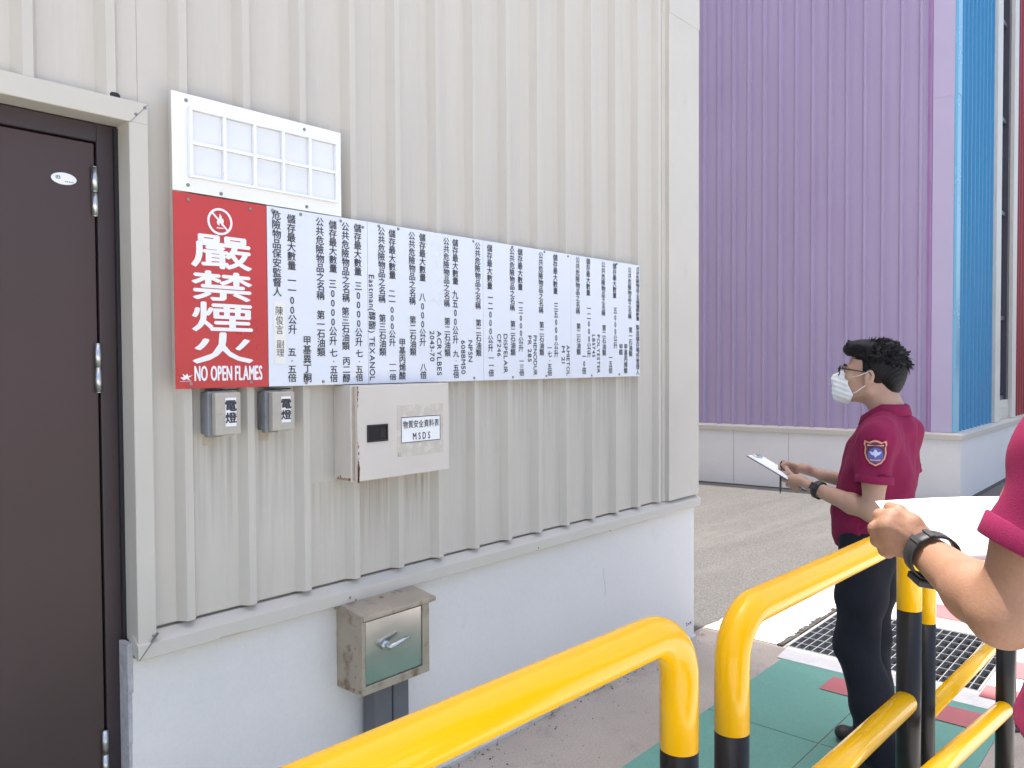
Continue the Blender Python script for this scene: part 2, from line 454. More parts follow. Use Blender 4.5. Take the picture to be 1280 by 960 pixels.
# ragged grime line along the far edge of the grate
mb = MB(); x = GX0-.02
while x < GX1:
    d = random.uniform(.02, .05); mb.box(x, x+d, GY1+.012, GY1+.03+random.uniform(0, .022), .001, .006+random.uniform(0,.006)); x += d
o = mb.build('grime', M['grime']); o['kind'] = 'stuff'

# grime, grit and dry grass gathered at the foot of the wall
mb = MB()
for i in range(150):
    x = random.uniform(1.2, 4.25); y = -abs(random.gauss(.0, .055))-.012
    s = random.uniform(.002, .008)
    mb.add([(x-s, y, 0), (x, y-s*random.uniform(.5,1.2), 0), (x+s, y, 0), (x, y+s*.8, 0), (x, y, s*random.uniform(.3,.9))],
           [(0,1,4),(1,2,4),(2,3,4),(3,0,4)])
for i in range(110):
    x = random.uniform(.9, 4.5); y = -abs(random.gauss(.12, .16))-.02; s = random.uniform(.0015, .004)
    mb.add([(x-s, y, 0), (x, y-s, 0), (x+s, y, 0), (x, y+s*.8, 0), (x, y, s*.8)], [(0,1,4),(1,2,4),(2,3,4),(3,0,4)])
o = mb.build('grit', M['grime']); o['kind'] = 'stuff'
mb = MB()
for cx in (4.34, 2.42, 2.9, 4.30, 2.2, 3.3):
    for i in range(22):
        x = cx + random.gauss(0, .045); y = -.02 + random.gauss(0, .02) if cx < 4.2 else .03+random.gauss(0,.03)
        a = random.uniform(0, 6.28); L = random.uniform(.015, .05); k = random.uniform(.3, 1)
        p = Vector((x, y, .003)); d = Vector((math.cos(a)*k, math.sin(a)*k, random.uniform(.1,.7))).normalized()
        s = Vector((-math.sin(a), math.cos(a), 0))*.0014
        q = p + d*L*.6; e = p + d*L + Vector((0,0,-L*.2))
        mb.add([p-s, p+s, q+s*.7, q-s*.7, e, p+Vector((0,0,.0015)), q+Vector((0,0,.0012))], [(0,1,2,3),(3,2,4),(0,5,6,3),(1,2,6,5)])
o = mb.build('weeds', M['grass']); o['kind'] = 'stuff'

# ================================================================== FACTORY BUILDING (cream siding)
XE = 4.289; HW = 10.3; RIB0, PITCH_R = 1.154, .2079
fb = thing('factory_building', 'cream ribbed metal factory building on a white painted base wall', 'building', (0, 0, 0))
mb = MB(); mb.box(-9, XE-.02, .16, 9, -.2, HW); mb.box(-9, .0, .02, .16, .80, HW); mb.box(1.0, XE-.02, .02, .16, .80, HW); mb.box(.0, 1.0, .02, .16, 2.36, HW)
mb.build('core_wall', M['cream_trim'], fb)
mb = MB(); mb.box(-9, .0, -.006, .158, -.2, .812); mb.box(.972, XE-.008, -.006, .158, -.2, .812); mb.box(XE-.02, XE-.006, .1585, 9, -.2, .812)
bw = mb.build('base_wall', M['white_wall'], fb)
mb = MB(); mb.box(1.2, XE, -.016, -.0065, -.1, .016)
mb.build('plinth_strip', M['white_paint'], fb)

def rib_profile(x0, x1, ribs, depth, hs=.022, hc=.0115):
    """front line of a ribbed sheet: pans at 0, trapezoid ribs to -depth, two fine stiffener swages per pan"""
    pts = [(x0, 0)]
    last = x0
    for r in ribs:
        a = r-hs-hc
        if a > last+.10:
            for f in (.36, .68):
                s = last+(a-last)*f; pts += [(s-.009, 0), (s, -.0007), (s+.009, 0)]
        pts += [(a, 0), (r-hc-.002, -depth), (r+hc, -depth), (r+hs+hc-.004, 0)]
        last = r+hs+hc
    pts.append((x1, 0))
    return pts

def siding(parent, x0, x1, z0, z1, ribs, m, depth=.03, name='siding_panel'):
    pr = rib_profile(x0, x1, [r for r in ribs if x0+.03 < r < x1-.03], depth)
    mb = MB(); mb.prism([(a, b) for a, b in pr] + [(x1, .018), (x0, .018)], 'z', z0, z1)
    return mb.build(name, m, parent)

ribs = [RIB0 + PITCH_R*k for k in range(-40, 14)]
edges = [RIB0 + PITCH_R*(k+.5) for k in range(1, 14, 4)]       # panel joints every four ribs
xs = [1.03, RIB0+PITCH_R*3.5, RIB0+PITCH_R*7.5, RIB0+PITCH_R*11.5, 3.95]
for a, b in zip(xs[:-1], xs[1:]):
    siding(fb, a+.0002, b-.0002, .876, HW, ribs, M['cream'])
xs2 = [RIB0+PITCH_R*(-.5-4*k) for k in range(0, 3)]
siding(fb, RIB0+PITCH_R*(-4.5)+.0008, 1.0292, 2.385, HW, ribs, M['cream'])
xq = [-9.0] + [RIB0+PITCH_R*(-4.5-4*k) for k in range(10, -1, -1)]
for a, b in zip(xq[:-1], xq[1:]):
    siding(fb, a+.0002, b-.0002, .876, HW, ribs, M['cream'])
# flashing over the base wall (sloped ledge + drip face)
for x0, x1 in ((.986, XE+.004), (-9, -.046)):
    mb = MB(); mb.prism([(.019, .8665), (-.003, .8665), (-.044, .842), (-.046, .802), (-.040, .799), (-.009, .8125), (.019, .8125)], 'x', x0, x1)
    mb.build('base_flashing', M['cream_trim'], fb)
mb = MB(); mb.box(XE-.005, XE+.034, -.0, 9, .802, .866); mb.build('base_flashing', M['cream_trim'], fb)
# end wall and corner flashing, lower and upper lengths lapped
mb = MB(); mb.box(XE-.0199, XE-.002, .12, 9, .868, HW); mb.build('end_siding', M['cream'], fb)
def corner(z0, z1, p):
    mb = MB()
    mb.prism([(3.905, .003), (3.915, -.012-p), (3.945, -.012-p), (3.950, -.034-p), (XE+p, -.034-p), (XE+p, .14), (XE-.018, .14), (XE-.018, .019), (3.905, .019)], 'z', z0, z1)
    return mb.build('corner_flashing', M['cream_trim'], fb, bevel=.0015, seg=1)
corner(.869, 3.63, 0); corner(3.60, HW, .003)
mb = MB(); mb.box(-9.2, 4.485, -.06, 9.2, HW, HW+.16); mb.build('roof', M['roof'], fb)
# little hardware on the flashings
for x, z in ((1.73, .82), (1.755, .806), (3.35, .80), (2.78, .812)):
    mb = MB(); mb.disc((x, -.046, z), (0, -1, 0), .004, .003, 8); mb.build('rivet', M['screw'], fb)
mb = MB()
for i in range(16):
    x = 1.10+random.uniform(0, .35)
# sealant smear under flashing
for i in range(7):
    x = 1.235 + i*.012; mb.box(x, x+.012, -.0475, -.046, .8005+random.uniform(0,.002), .8045+random.uniform(0,.004))
mb.build('sealant', M['residue'], fb)
# scuffs on the white base near the corner
mb = MB()
for i in range(14):
    x = 4.16 + random.uniform(0, .10); z = .085 + random.uniform(0, .03); r = random.uniform(.002, .007)
    mb.disc((x, -.006, z), (0,-1,0), r, .0012, 6, ry=r*random.uniform(.3,.9))
mb.build('scuff', M['gasket'], fb)

# door opening: trim, frame, leaf
Xo, Xi, Zi, Zo = 1.044, .990, 2.342, 2.402
mb = MB(); mb.box(Xi, Xo, -.036, .05, .8455, Zo-.001); mb.build('door_trim', M['cream_trim'], fb, bevel=.002, seg=1)
mb = MB(); mb.box(-.07, Xo-.0005, -.038, .05, Zi, Zo); mb.build('door_trim', M['cream_trim'], fb, bevel=.002, seg=1)
mb = MB(); mb.box(-.07, -.016, -.036, .05, .818, Zi-.001); mb.build('door_trim', M['cream_trim'], fb, bevel=.002, seg=1)
mb = MB(); mb.box(.9715, .989, .008, .05, -.1, .817); mb.build('jamb_plaster', M['rough_plaster'], fb)
mb = MB(); mb.box(.9702, .9855, -.010, .05, .785, .846)
for z0, z1, xx in ((.70, .83, .010), (.55, .7, .006), (.2, .55, .004), (.80, .845, .014)):
    mb.box(.9705, .9705+xx+.006, -.008, .006, z0, z1)
mb.build('mortar_lump', M['rough_plaster'], fb, bevel=.002, seg=1)
for x, z in ((1.034, 2.390), (1.008, 2.366), (1.034, .862), (1.012, .835)):
    mb = MB(); mb.disc((x, -.038, z), (0, -1, 0), .0045, .003, 8); mb.build('screw', M['screw'], fb)
# mitre lines at the trim corners
mb = MB(); mb.prism([(.990, 2.3395), (.9925, 2.3395), (1.0445, 2.4005), (1.042, 2.4005)], 'y', -.0386, -.0372); mb.build('mitre_joint', M['screw'], fb)
mb = MB(); mb.prism([(.987, .803), (.989, .8015), (1.0465, .868), (1.0445, .869)], 'y', -.0476, -.0005); mb.build('mitre_joint', M['screw'], fb)
mb = MB(); mb.box(.935, .990, .052, .115, -.1, 2.342); mb.box(-.03, .0, .052, .115, -.1, 2.342); mb.box(.0, .935, .052, .115, 2.290, 2.342)
mb.build('door_frame', M['brown_frame'], fb, bevel=.002, seg=1)
mb = MB(); mb.box(.979, .9895, .040, .0515, -.1, 2.335); mb.build('gasket', M['gasket'], fb)
mb = MB(); mb.box(.0, .935, .1, .158, -.1, 2.29); mb.build('door_rebate', M['gasket'], fb)
mb = MB(); mb.box(.006, .9295, .057, .098, .01, 2.2845); door = mb.build('door', M['brown'], fb, bevel=.002, seg=1)
for z0, z1 in ((2.078, 2.215), (1.575, 1.712), (.455, .592)):
    mb = MB(); mb.tube([(.927, .049, z0), (.927, .049, (z0+z1)/2-.0015)], .0095, 14); mb.tube([(.927, .049, (z0+z1)/2+.0015), (.927, .049, z1)], .0095, 14)
    mb.tube([(.927, .049, z0+.002), (.927, .049, z1-.002)], .0075, 10)
    mb.disc((.927,.049,z1), (0,0,1), .0085, .003, 12); mb.disc((.927,.049,z0), (0,0,-1), .0085, .003, 12)
    hg = mb.build('hinge', M['steel'], door); smooth(hg.data)
# oval plate on the door
mb = MB(); mb.disc((.848, .0565, 2.171), (0,-1,0), .033, .0016, 28, ry=.0165); st = mb.build('plate', M['paper_label'], door)
lt = Letters(.0545); glyphs('B'); lt.put('B', .834, 2.1735, .022, .014); 
for i in range(6): lt.v += []
ltm = MB()
for i in range(5):
    ltm.prism([(.850+i*.0048, 2.1625), (.8535+i*.0048, 2.1625), (.8535+i*.0048, 2.1645), (.850+i*.0048, 2.1645)], 'y', .0545, .0549)
n = len(lt.v); lt.v += ltm.v; lt.f += [tuple(i+n for i in f) for f in ltm.f]
lt.v.append((.826,.0545,2.1745)); lt.v.append((.8275,.0545,2.1785)); lt.v.append((.8275,.0545,2.167)); lt.f.append((len(lt.v)-3,len(lt.v)-2,len(lt.v)-1))
lt.build('print', M['ink'], st)
# beetle-like sealant lump on the trim top
mb = MB(); mb.disc((.955, -.03, 2.403), (0,0,1), .014, .012, 10, ry=.006); mb.build('sealant', M['gasket'], fb)

# ================================================================== PURPLE / BLUE BUILDING ACROSS THE LANE
UX, UY = .1148, -.9934
PB = thing('colour_banded_building', 'tall purple, blue and red ribbed metal building on a white base', 'building', (0, 0, 0))
PA = Vector((10.08, 3.2, 0)); PH = 9.0
def on_purple(o):
    """place an object modelled on an x-along / -y-outward wall onto the purple wall line"""
    ang = math.atan2(UY, UX)
    o.matrix_local = Matrix.Translation(PA) @ Matrix.Rotation(ang, 4, 'Z')
    return o
# in wall coordinates +x runs along the wall towards the corner, outward is -y
pr = [.174 + .2069*k for k in range(-60, 14)]
xs = [-12.0] + [.174+.2069*(k+.5) for k in (-42, -38, -34, -30, -26, -22, -18, -14, -10, -6, -2, 2, 6, 10)] + [2.945]
for a, b in zip(xs[:-1], xs[1:]):
    on_purple(siding(PB, a+.0002, b-.0002, .81, PH, pr, M['purple'], depth=.032))
mb = MB(); mb.prism([(2.935, .018), (2.935, -.010), (2.955, -.010), (2.957, -.022), (2.985, -.022), (2.988, .018)], 'z', .811, PH); on_purple(mb.build('joint_strip', M['purple_dark'], PB))
def pcorner(z0, z1, p):
    mb = MB(); mb.box(2.989, 3.226, -.024-p, .018, z0, z1); on_purple(mb.build('corner_flashing', M['purple_trim'], PB))
pcorner(.812, 4.76, 0); pcorner(4.74, PH, .003)
BX = 10.452
def bcorner(z0, z1, p):
    mb = MB(); mb.prism([(BX-.034, -.004), (BX-.02, -.026-p), (BX+.16, -.026-p), (BX+.165, -.004), (BX+.165, .018), (BX-.02, .018)], 'z', z0, z1)
    mb.build('corner_flashing', M['blue_trim'], PB)
bcorner(.812, 4.79, 0); bcorner(4.76, PH, .003)
br = [BX+.165+.12+.2069*k for k in range(0, 60)]
x = BX+.166
for b in (11.44, 12.495):
    siding(PB, x, b, .81, PH, br, M['blue'], depth=.024); x = b+.0016
# window strip: jambs, mullions, panes, louvre panel
WX0, WX1 = 12.50, 13.93
win = MB(); win.box(WX0, WX0+.30, -.05, .2, .81, PH); win.box(WX1-.28, WX1, -.05, .2, .81, PH)
wino = win.build('window', M['white_frame'], PB, bevel=.004, seg=1)
mz = [1.09, 2.24, 3.745, 5.07, 6.45, 7.8, PH]
for z0, z1 in zip(mz[:-1], mz[1:]):
    mb = MB(); mb.box(WX0+.302, WX1-.42, .075, .085, z0+.06, z1-.002); mb.build('pane', M['glass'], wino)
    mb = MB(); mb.box(WX0+.302, WX1-.42, .03, .09, z0, z0+.058); mb.build('mullion', M['bronze'], wino)
mb = MB(); mb.box(WX1-.418, WX1-.282, .0, .12, 1.09, PH); mb.build('mullion', M['bronze'], wino)
mb = MB(); mb.box(WX0+.302, WX1-.282, .0, .1, .815, 1.087); mb.build('sill_panel', M['white_frame'], wino)
for k in range(7):
    x = WX0+.38+k*.10
    mb = MB(); mb.box(x, x+.055, -.02, .0, .85, 1.0); mb.build('louvre', M['white_frame'], wino, bevel=.004, seg=1)
rr = [WX1+.10+.2069*k for k in range(0, 60)]
x = WX1+.002
for b in (15.5, 17.0, 19.0, 22.0):
    siding(PB, x, b, .81, PH, rr, M['red_wall'], depth=.024); x = b+.0016
# body behind the sheets
def pw(t, out):
    return (PA.x + UX*t + UY*out*1.0, PA.y + UY*t - UX*out)
pc = pw(3.2, -.06); pl = pw(-12, -.06)
mb = MB(); mb.prism([(pc[0], .25), (22, .25), (22, 14), (pl[0], 14), (pl[0], pl[1])], 'z', -.2, PH-.01)
mb.build('core_wall', M['roof'], PB)
mb = MB(); q0 = pw(-12, .2); q1 = pw(3.3, .2)
mb.prism([q0, (q1[0], -.2), (22.2, -.2), (22.2, 15), (q0[0], 15)], 'z', PH, PH+.15); mb.build('roof', M['roof'], PB)
# white base: two faces, each with a sloped ledge
P = .10
def basepoly(off):
    c0 = pw(-12, off); cx = None
    # corner where the purple base line meets y = -off
    p0 = Vector(pw(0, off)); p1 = Vector(pw(3, off)); k = (-off-p0.y)/(p1.y-p0.y); cxy = p0.lerp(p1, k)
    return c0, (cxy.x, cxy.y)
c0, cc = basepoly(P)
mb = MB(); mb.prism([c0, cc, (22, -P), (22, .2), (pw(3.0,-.05)[0], .2), pw(-12, -.05)], 'z', -.2, .745)
mb.build('base_wall', M['white_wall'], PB)
c1, cd = basepoly(P+.025); c2, ce = basepoly(.0)
vs = [(*c1, .735), (*cd, .735), (22, -P-.025, .735), (*c1, .79), (*cd, .79), (22, -P-.025, .79), (*c2, .812), (*ce, .812), (22, 0, .812), (*pw(-12,0), .735), (*ce, .735), (22, 0, .735)]
me = bpy.data.meshes.new('base_flashing'); me.from_pydata(vs, [], [(0,1,4,3),(1,2,5,4),(3,4,7,6),(4,5,8,7),(0,9,10,1),(1,10,11,2)]); me.update()
link('base_flashing', me, M['cream_trim'], PB)
mb = MB()
for t in (.62, 1.35, -1.2):
    a = pw(t, P+.0005); b = pw(t+.006, P+.0005); d = pw(t+.006, P+.002); e = pw(t, P+.002)
    mb.prism([a, b, d, e], 'z', 0, .735)
mb.build('wall_crack', M['rough_plaster'], PB)
mb = MB(); f0 = pw(-12, P+.16)
fa, fb_ = basepoly(P+.05)
mb.prism([fa, fb_, (22, -P-.05), (22, -P+.01), (cc[0]+.0, -P+.01), c0], 'z', -.05, .012)
o = mb.build('base_foot_strip', M['grime']); o['kind'] = 'stuff'  # narrow dark strip along the foot of the white base

# ================================================================== SIGNS ON THE WALL
YB = -.055
def board(name, label, cat, x0, x1, z0, z1, m, screws, group=None, th=.0035):
    t = thing(name, label, cat, (0, 0, 0), group=group)
    mb = MB(); mb.box(x0+.0008, x1-.0008, YB, YB+th, z0, z1); mb.build('panel', m, t, bevel=.0008, seg=1)
    mb = MB()
    for z in (z0+.06, z1-.06): mb.box(x0+.03, x1-.03, YB+th+.0005, -.0312, z-.012, z+.012)
    mb.build('batten', M['cream_trim'], t)
    for x, z in screws:
        mb = MB(); mb.disc((x, YB, z), (0,-1,0), .0055, .0035, 10); mb.build('screw', M['screw'], t)
    return t

Z0, Z1 = 1.580, 2.163
# --- white empty holder with ten windows
hold = board('notice_holder', 'white framed holder with ten empty milky panes above the red sign', 'notice board', 1.103, 1.705, 2.166, 2.455, M['white_panel'],
             [(1.148, 2.435), (1.150, 2.186), (1.556, 2.436), (1.562, 2.18), (1.255, 2.176)])
FX0, FX1, FZ0, FZ1 = 1.150, 1.682, 2.208, 2.415
mb = MB()
mb.box(FX0, FX1, -.072, YB-.0005, FZ1-.008, FZ1); mb.box(FX0, FX1, -.072, YB-.0005, FZ0, FZ0+.008)
mb.box(FX0, FX0+.010, -.072, YB-.0005, FZ0+.0081, FZ1-.0081); mb.box(FX1-.010, FX1, -.072, YB-.0005, FZ0+.0081, FZ1-.0081)
mb.build('frame', M['white_panel'], hold, bevel=.001, seg=1)
cw = (FX1-FX0-.02)/5
for i in range(1, 5):
    x = FX0+.010+cw*i; mb = MB(); mb.box(x-.005, x+.005, -.0705, YB-.0005, FZ0+.0083, FZ1-.0083); mb.build('divider', M['white_panel'], hold)
zm = (FZ0+FZ1)/2
mb = MB()
for i in range(5): mb.box(FX0+.0101+cw*i+(.0051 if i else 0), FX0+.0099+cw*(i+1)-(.0051 if i < 4 else 0), -.069, YB-.0005, zm-.005, zm+.005)
mb.build('divider', M['white_panel'], hold)
for i in range(5):
    for z0, z1 in ((FZ0+.009, zm-.0055), (zm+.0055, FZ1-.009)):
        mb = MB(); x0 = FX0+.0105+cw*i+(.005 if i else 0); x1 = FX0+.0095+cw*(i+1)-(.005 if i < 4 else 0)
        a = random.uniform(-.0012, .0012)
        mb.prism([(x0, -.0585+a), (x1, -.0585-a), (x1, -.0562), (x0, -.0562)], 'z', z0, z1); mb.build('pane', M['panel_pane'], hold)

# --- red sign
red = board('no_open_flames_sign', 'red NO OPEN FLAMES sign with large white characters and a flame symbol', 'sign', 1.103, 1.4105, Z0, Z1-.001, M['red_sign'],
            [(1.150, 2.143), (1.353, 2.143), (1.150, 1.594), (1.347, 1.594)])
L = Letters(YB-.0012)
bold = 0.0
glyphs('嚴禁煙火', bold)
for ch, z1, z0 in (('嚴', 2.046, 1.946), ('禁', 1.937, 1.848), ('煙', 1.842, 1.753), ('火', 1.750, 1.656)):
    L.put(ch, 1.2555, (z0+z1)/2, .196, z1-z0-.003, bold=bold, fill=True, heavy=.0030)
L.run('NO OPEN FLAMES', (1.160, 1.6265), (1.388, 1.6265), .064, heavy=.0014)
L.build('lettering', M['white_ink'], red)
# prohibition symbol: ring, bar and flame
mb = MB(); n = 40; cx, cz, ro, ri = 1.250, 2.090, .041, .034
ring = []
for i in range(n):
    a0, a1 = 2*math.pi*i/n, 2*math.pi*(i+1)/n
    mb.prism([(cx+ro*math.cos(a0), cz+ro*math.sin(a0)), (cx+ro*math.cos(a1), cz+ro*math.sin(a1)), (cx+ri*math.cos(a1), cz+ri*math.sin(a1)), (cx+ri*math.cos(a0), cz+ri*math.sin(a0))], 'y', YB-.0012, YB-.0002)
d = .707; wv = .0028
mb.prism([(cx-ri*d-wv*d, cz+ri*d-wv*d), (cx+ri*d-wv*d, cz-ri*d-wv*d), (cx+ri*d+wv*d, cz-ri*d+wv*d), (cx-ri*d+wv*d, cz+ri*d+wv*d)], 'y', YB-.0013, YB-.0002)
fl = [(0,.024),(.006,.014),(.005,.007),(.010,.010),(.013,.0),(.011,-.010),(.005,-.015),(.007,-.008),(.001,-.002),(-.003,-.010),(-.001,-.015),(-.008,-.013),(-.011,-.004),(-.008,.004),(-.005,.000),(-.003,.010)]
mb.prism([(cx+p*.95, cz+q*.95+.002) for p, q in fl], 'y', YB-.0011, YB-.0002)
mb.prism([(cx-.011, cz-.021), (cx+.011, cz-.021), (cx+.011, cz-.018), (cx-.011, cz-.018)], 'y', YB-.0011, YB-.0002)
mb.build('flame_symbol', M['white_ink'], red)
# small white bird-like mark
mk = [(1.117,1.613),(1.128,1.616),(1.124,1.625),(1.133,1.619),(1.139,1.626),(1.141,1.618),(1.155,1.620),(1.142,1.613),(1.147,1.605),(1.136,1.610),(1.128,1.606)]
shapes_xz('emblem', [mk, [(1.116,1.603),(1.152,1.6035),(1.152,1.6025),(1.116,1.602)]], YB-.0012, M['white_ink'], red, th=.001)

# --- four white boards listing the stored goods: (x, z top, z bottom, kind, text)
COLS = {1 : [(1.446,2.152,1.872,'v','危險物品保安監督人'),(1.452,1.841,1.749,'n','陳俊言'),(1.454,1.731,1.676,'n','副理'),(1.501,2.146,1.962,'v','儲存最大數量'),(1.501,1.944,1.751,'v','一一00公升'),(1.498,1.706,1.592,'v','五·五倍'),(1.557,1.747,1.59,'v','甲基異丁酮'),(1.613,2.151,1.87,'v','公共危險物品之名稱'),(1.613,1.835,1.677,'v','第一石油類'),(1.666,2.147,1.967,'v','儲存最大數量'),(1.663,1.945,1.716,'v','三0000公升'),(1.664,1.705,1.588,'v','七·五倍'),(1.719,2.148,1.868,'v','公共危險物品之名稱'),(1.716,1.851,1.7,'v','第三石油類'),(1.718,1.677,1.587,'v','丙二醇'),(1.772,2.149,1.965,'v','儲存最大數量'),(1.773,1.945,1.714,'v','三0000公升'),(1.774,1.703,1.589,'v','七·五倍')] ,
2 : [(1.833,1.975,1.59,'r','Eastman(醇酯) TEXANOL'),(1.88,2.151,1.874,'v','公共危險物品之名稱'),(1.881,1.833,1.68,'v','第三石油類'),(1.93,2.148,1.965,'v','儲存最大數量'),(1.927,1.927,1.716,'v','二一000公升'),(1.928,1.66,1.591,'v','一一倍'),(1.975,1.747,1.591,'v','甲基丙烯酸'),(2.027,2.151,1.875,'v','公共危險物品之名稱'),(2.028,1.833,1.681,'v','第二石油類'),(2.08,2.151,1.967,'v','儲存最大數量'),(2.078,1.924,1.718,'v','八000公升'),(2.08,1.653,1.592,'v','八倍'),(2.127,1.781,1.659,'r','2043-70'),(2.165,1.782,1.603,'r','ACRYLBES'),(2.207,2.15,1.875,'v','公共危險物品之名稱'),(2.209,1.834,1.678,'v','第二石油類'),(2.256,2.149,1.967,'v','儲存最大數量'),(2.254,1.945,1.73,'v','九五00公升'),(2.256,1.704,1.592,'v','九·五倍'),(2.298,1.747,1.607,'r','608BM50'),(2.339,1.748,1.656,'r','NPSN'),(2.385,2.151,1.874,'v','公共危險物品之名稱'),(2.387,1.834,1.679,'v','第二石油類')] ,
3 : [(2.457,2.149,1.961,'v','儲存最大數量'),(2.46,1.945,1.699,'v','一二000公升'),(2.463,1.689,1.595,'v','一一倍'),(2.514,1.778,1.679,'r','CF246'),(2.554,1.779,1.607,'r','DISPELAIR'),(2.599,2.15,1.877,'v','公共危險物品之名稱'),(2.602,1.836,1.683,'v','第二石油類'),(2.652,2.152,1.97,'v','儲存最大數量'),(2.655,1.932,1.701,'v','一三000公升'),(2.659,1.673,1.595,'v','一三倍'),(2.714,1.776,1.655,'r','PR 285'),(2.752,1.777,1.594,'r','PHENODUR'),(2.794,2.152,1.875,'v','公共危險物品之名稱'),(2.798,1.839,1.684,'v','第二石油類'),(2.899,2.152,1.968,'v','儲存最大數量'),(2.903,1.931,1.677,'v','三五000公升'),(2.855,1.735,1.592,'v','一七·五倍'),(2.956,1.733,1.647,'r','M 21'),(2.993,1.737,1.59,'r','AMIETOL')] ,
4 : [(3.07,2.157,1.883,'v','公共危險物品之名稱'),(3.075,1.841,1.688,'v','第二石油類'),(3.154,2.157,1.976,'v','儲存最大數量'),(3.159,1.933,1.677,'v','一二000公升'),(3.119,1.7,1.596,'v','一0倍'),(3.198,1.791,1.677,'r','LB5745'),(3.238,1.792,1.598,'r','POLYESTER'),(3.281,2.153,1.884,'v','公共危險物品之名稱'),(3.286,1.84,1.685,'v','第二石油類'),(3.379,2.154,1.977,'v','儲存最大數量'),(3.385,1.933,1.722,'v','五000公升'),(3.342,1.693,1.597,'v','一五倍'),(3.435,1.747,1.69,'v','甲醛'),(3.479,1.748,1.595,'v','甲基丙烯酸'),(3.517,2.146,1.877,'v','公共危險物品之名稱'),(3.524,1.836,1.682,'v','第一石油類'),(3.593,2.153,1.871,'v','公共危險物品之名稱種類數量'),(3.592,1.85,1.585,'v','製造儲存場所管理人')] ,}
bx = [1.4112, 1.8160, 2.4170, 3.0170, 3.6140]
BL = ['narrow white goods board beside the red sign, with a pasted name slip',
      'white goods board whose first line reads Eastman TEXANOL sideways',
      'white goods board with DISPELAIR and AMIETOL printed sideways',
      'white goods board nearest the building corner, with POLYESTER printed sideways']
SC = [[(1.432,2.149),(1.538,2.151),(1.700,2.15),(1.552,1.590),(1.620,1.592),(1.714,1.594),(1.795,2.14)],
      [(1.868,2.153),(1.960,2.154),(2.36,2.152),(2.36,1.592)],
      [(2.60,2.154),(2.82,2.155),(2.995,2.152),(2.60,1.591),(2.83,1.593)],
      [(3.16,2.15),(3.40,2.152),(3.18,1.59),(3.42,1.592),(3.60,2.15)]]
for b in range(4):
    t = board('goods_board', BL[b], 'sign', bx[b], bx[b+1], Z0, Z1, M['white_sign'], SC[b], group='white boards listing stored goods')
    L = Letters(YB-.0011)
    for x, za, zb, k, s in COLS[b+1]:
        if k == 'v': L.column(x, za, zb, s, .0335, heavy=.0006)
        elif k == 'r': L.run(s, (x, za), (x, zb), .034, rot=True, heavy=.0005)
    L.build('lettering', M['ink'], t)
    if b == 0:
        mb = MB(); mb.box(1.432, 1.474, YB-.0014, YB-.0002, 1.653, 1.857); sl = mb.build('name_slip', M['paper_label2'], t)
        L = Letters(YB-.0021)
        for x, za, zb, k, s in COLS[1]:
            if k == 'n': L.column(x, za, zb, s, .030, bold=.0)
        L.build('lettering', M['ink'], sl)
mb = MB(); mb.prism([(1.806,2.10),(1.812,2.118),(1.8145,2.09),(1.811,2.075)], 'y', YB-.0012, YB-.0004)
# a smear on the first board
mb = MB()
for i in range(10): mb.disc((1.770+random.gauss(0,.006), YB, 1.625+random.gauss(0,.02)), (0,-1,0), random.uniform(.003,.009), .0006, 8)
mb.build('smear', M['paper_label2'], bpy.data.objects['goods_board'])

# ================================================================== BOXES ON THE WALL
def light_box(x0, x1, z0, z1, label):
    t = thing('switch_box', label, 'switch box', (0, 0, 0), group='light switch boxes under the red sign')
    mb = MB(); mb.box(x0-.012, x1-.012, -.058, -.0305, z0-.006, z1+.004); mb.box(x0-.008, x1-.010, -.0305, -.001, z0, z1)
    mb.build('back_box', M['grey_box'], t, bevel=.004)
    mb = MB(); mb.box(x0, x1, -.082, -.0585, z0, z1); mb.build('cover', M['tan_box'], t, bevel=.003)
    mb = MB(); mb.box(x0+.02, x1-.022, -.079, -.060, z0-.005, z0-.0002); mb.build('latch', M['tan_box'], t, bevel=.001, seg=1)
    lx0, lx1, lz0, lz1 = x0+.032, x1-.016, z0+.026, z1-.016
    mb = MB(); mb.box(lx0, lx1, -.0832, -.0822, lz0, lz1); lb = mb.build('label', M['paper_label'], t)
    glyphs('電燈'); L = Letters(-.0842)
    cx = (lx0+lx1)/2; hh = (lz1-lz0)
    L.put('電', cx, lz1-hh*.28, .036, hh*.36, fill=True, heavy=.0012); L.put('燈', cx, lz0+hh*.30, .036, hh*.36, fill=True, heavy=.0012)
    L.build('lettering', M['ink'], lb)
    mb = MB(); mb.box(x0+.0, x0+.034, -.0012, -.0002, z0-.036, z0-.006); mb.build('tape_mark', M['residue'], t)
    mb = MB()
    for i in range(9):
        mb.disc((x0+i*.011, -.045+random.uniform(-.01,.01), z1+.006), (0,0,1), .009, .004, 7)
    mb.build('grime', M['grime'], t)['kind'] = 'stuff'
    return t
light_box(1.212, 1.296, 1.436, 1.566, 'tan fronted switch box under the NO OPEN FLAMES lettering')
light_box(1.407, 1.489, 1.437, 1.563, 'tan fronted switch box under the edge of the first white goods board')

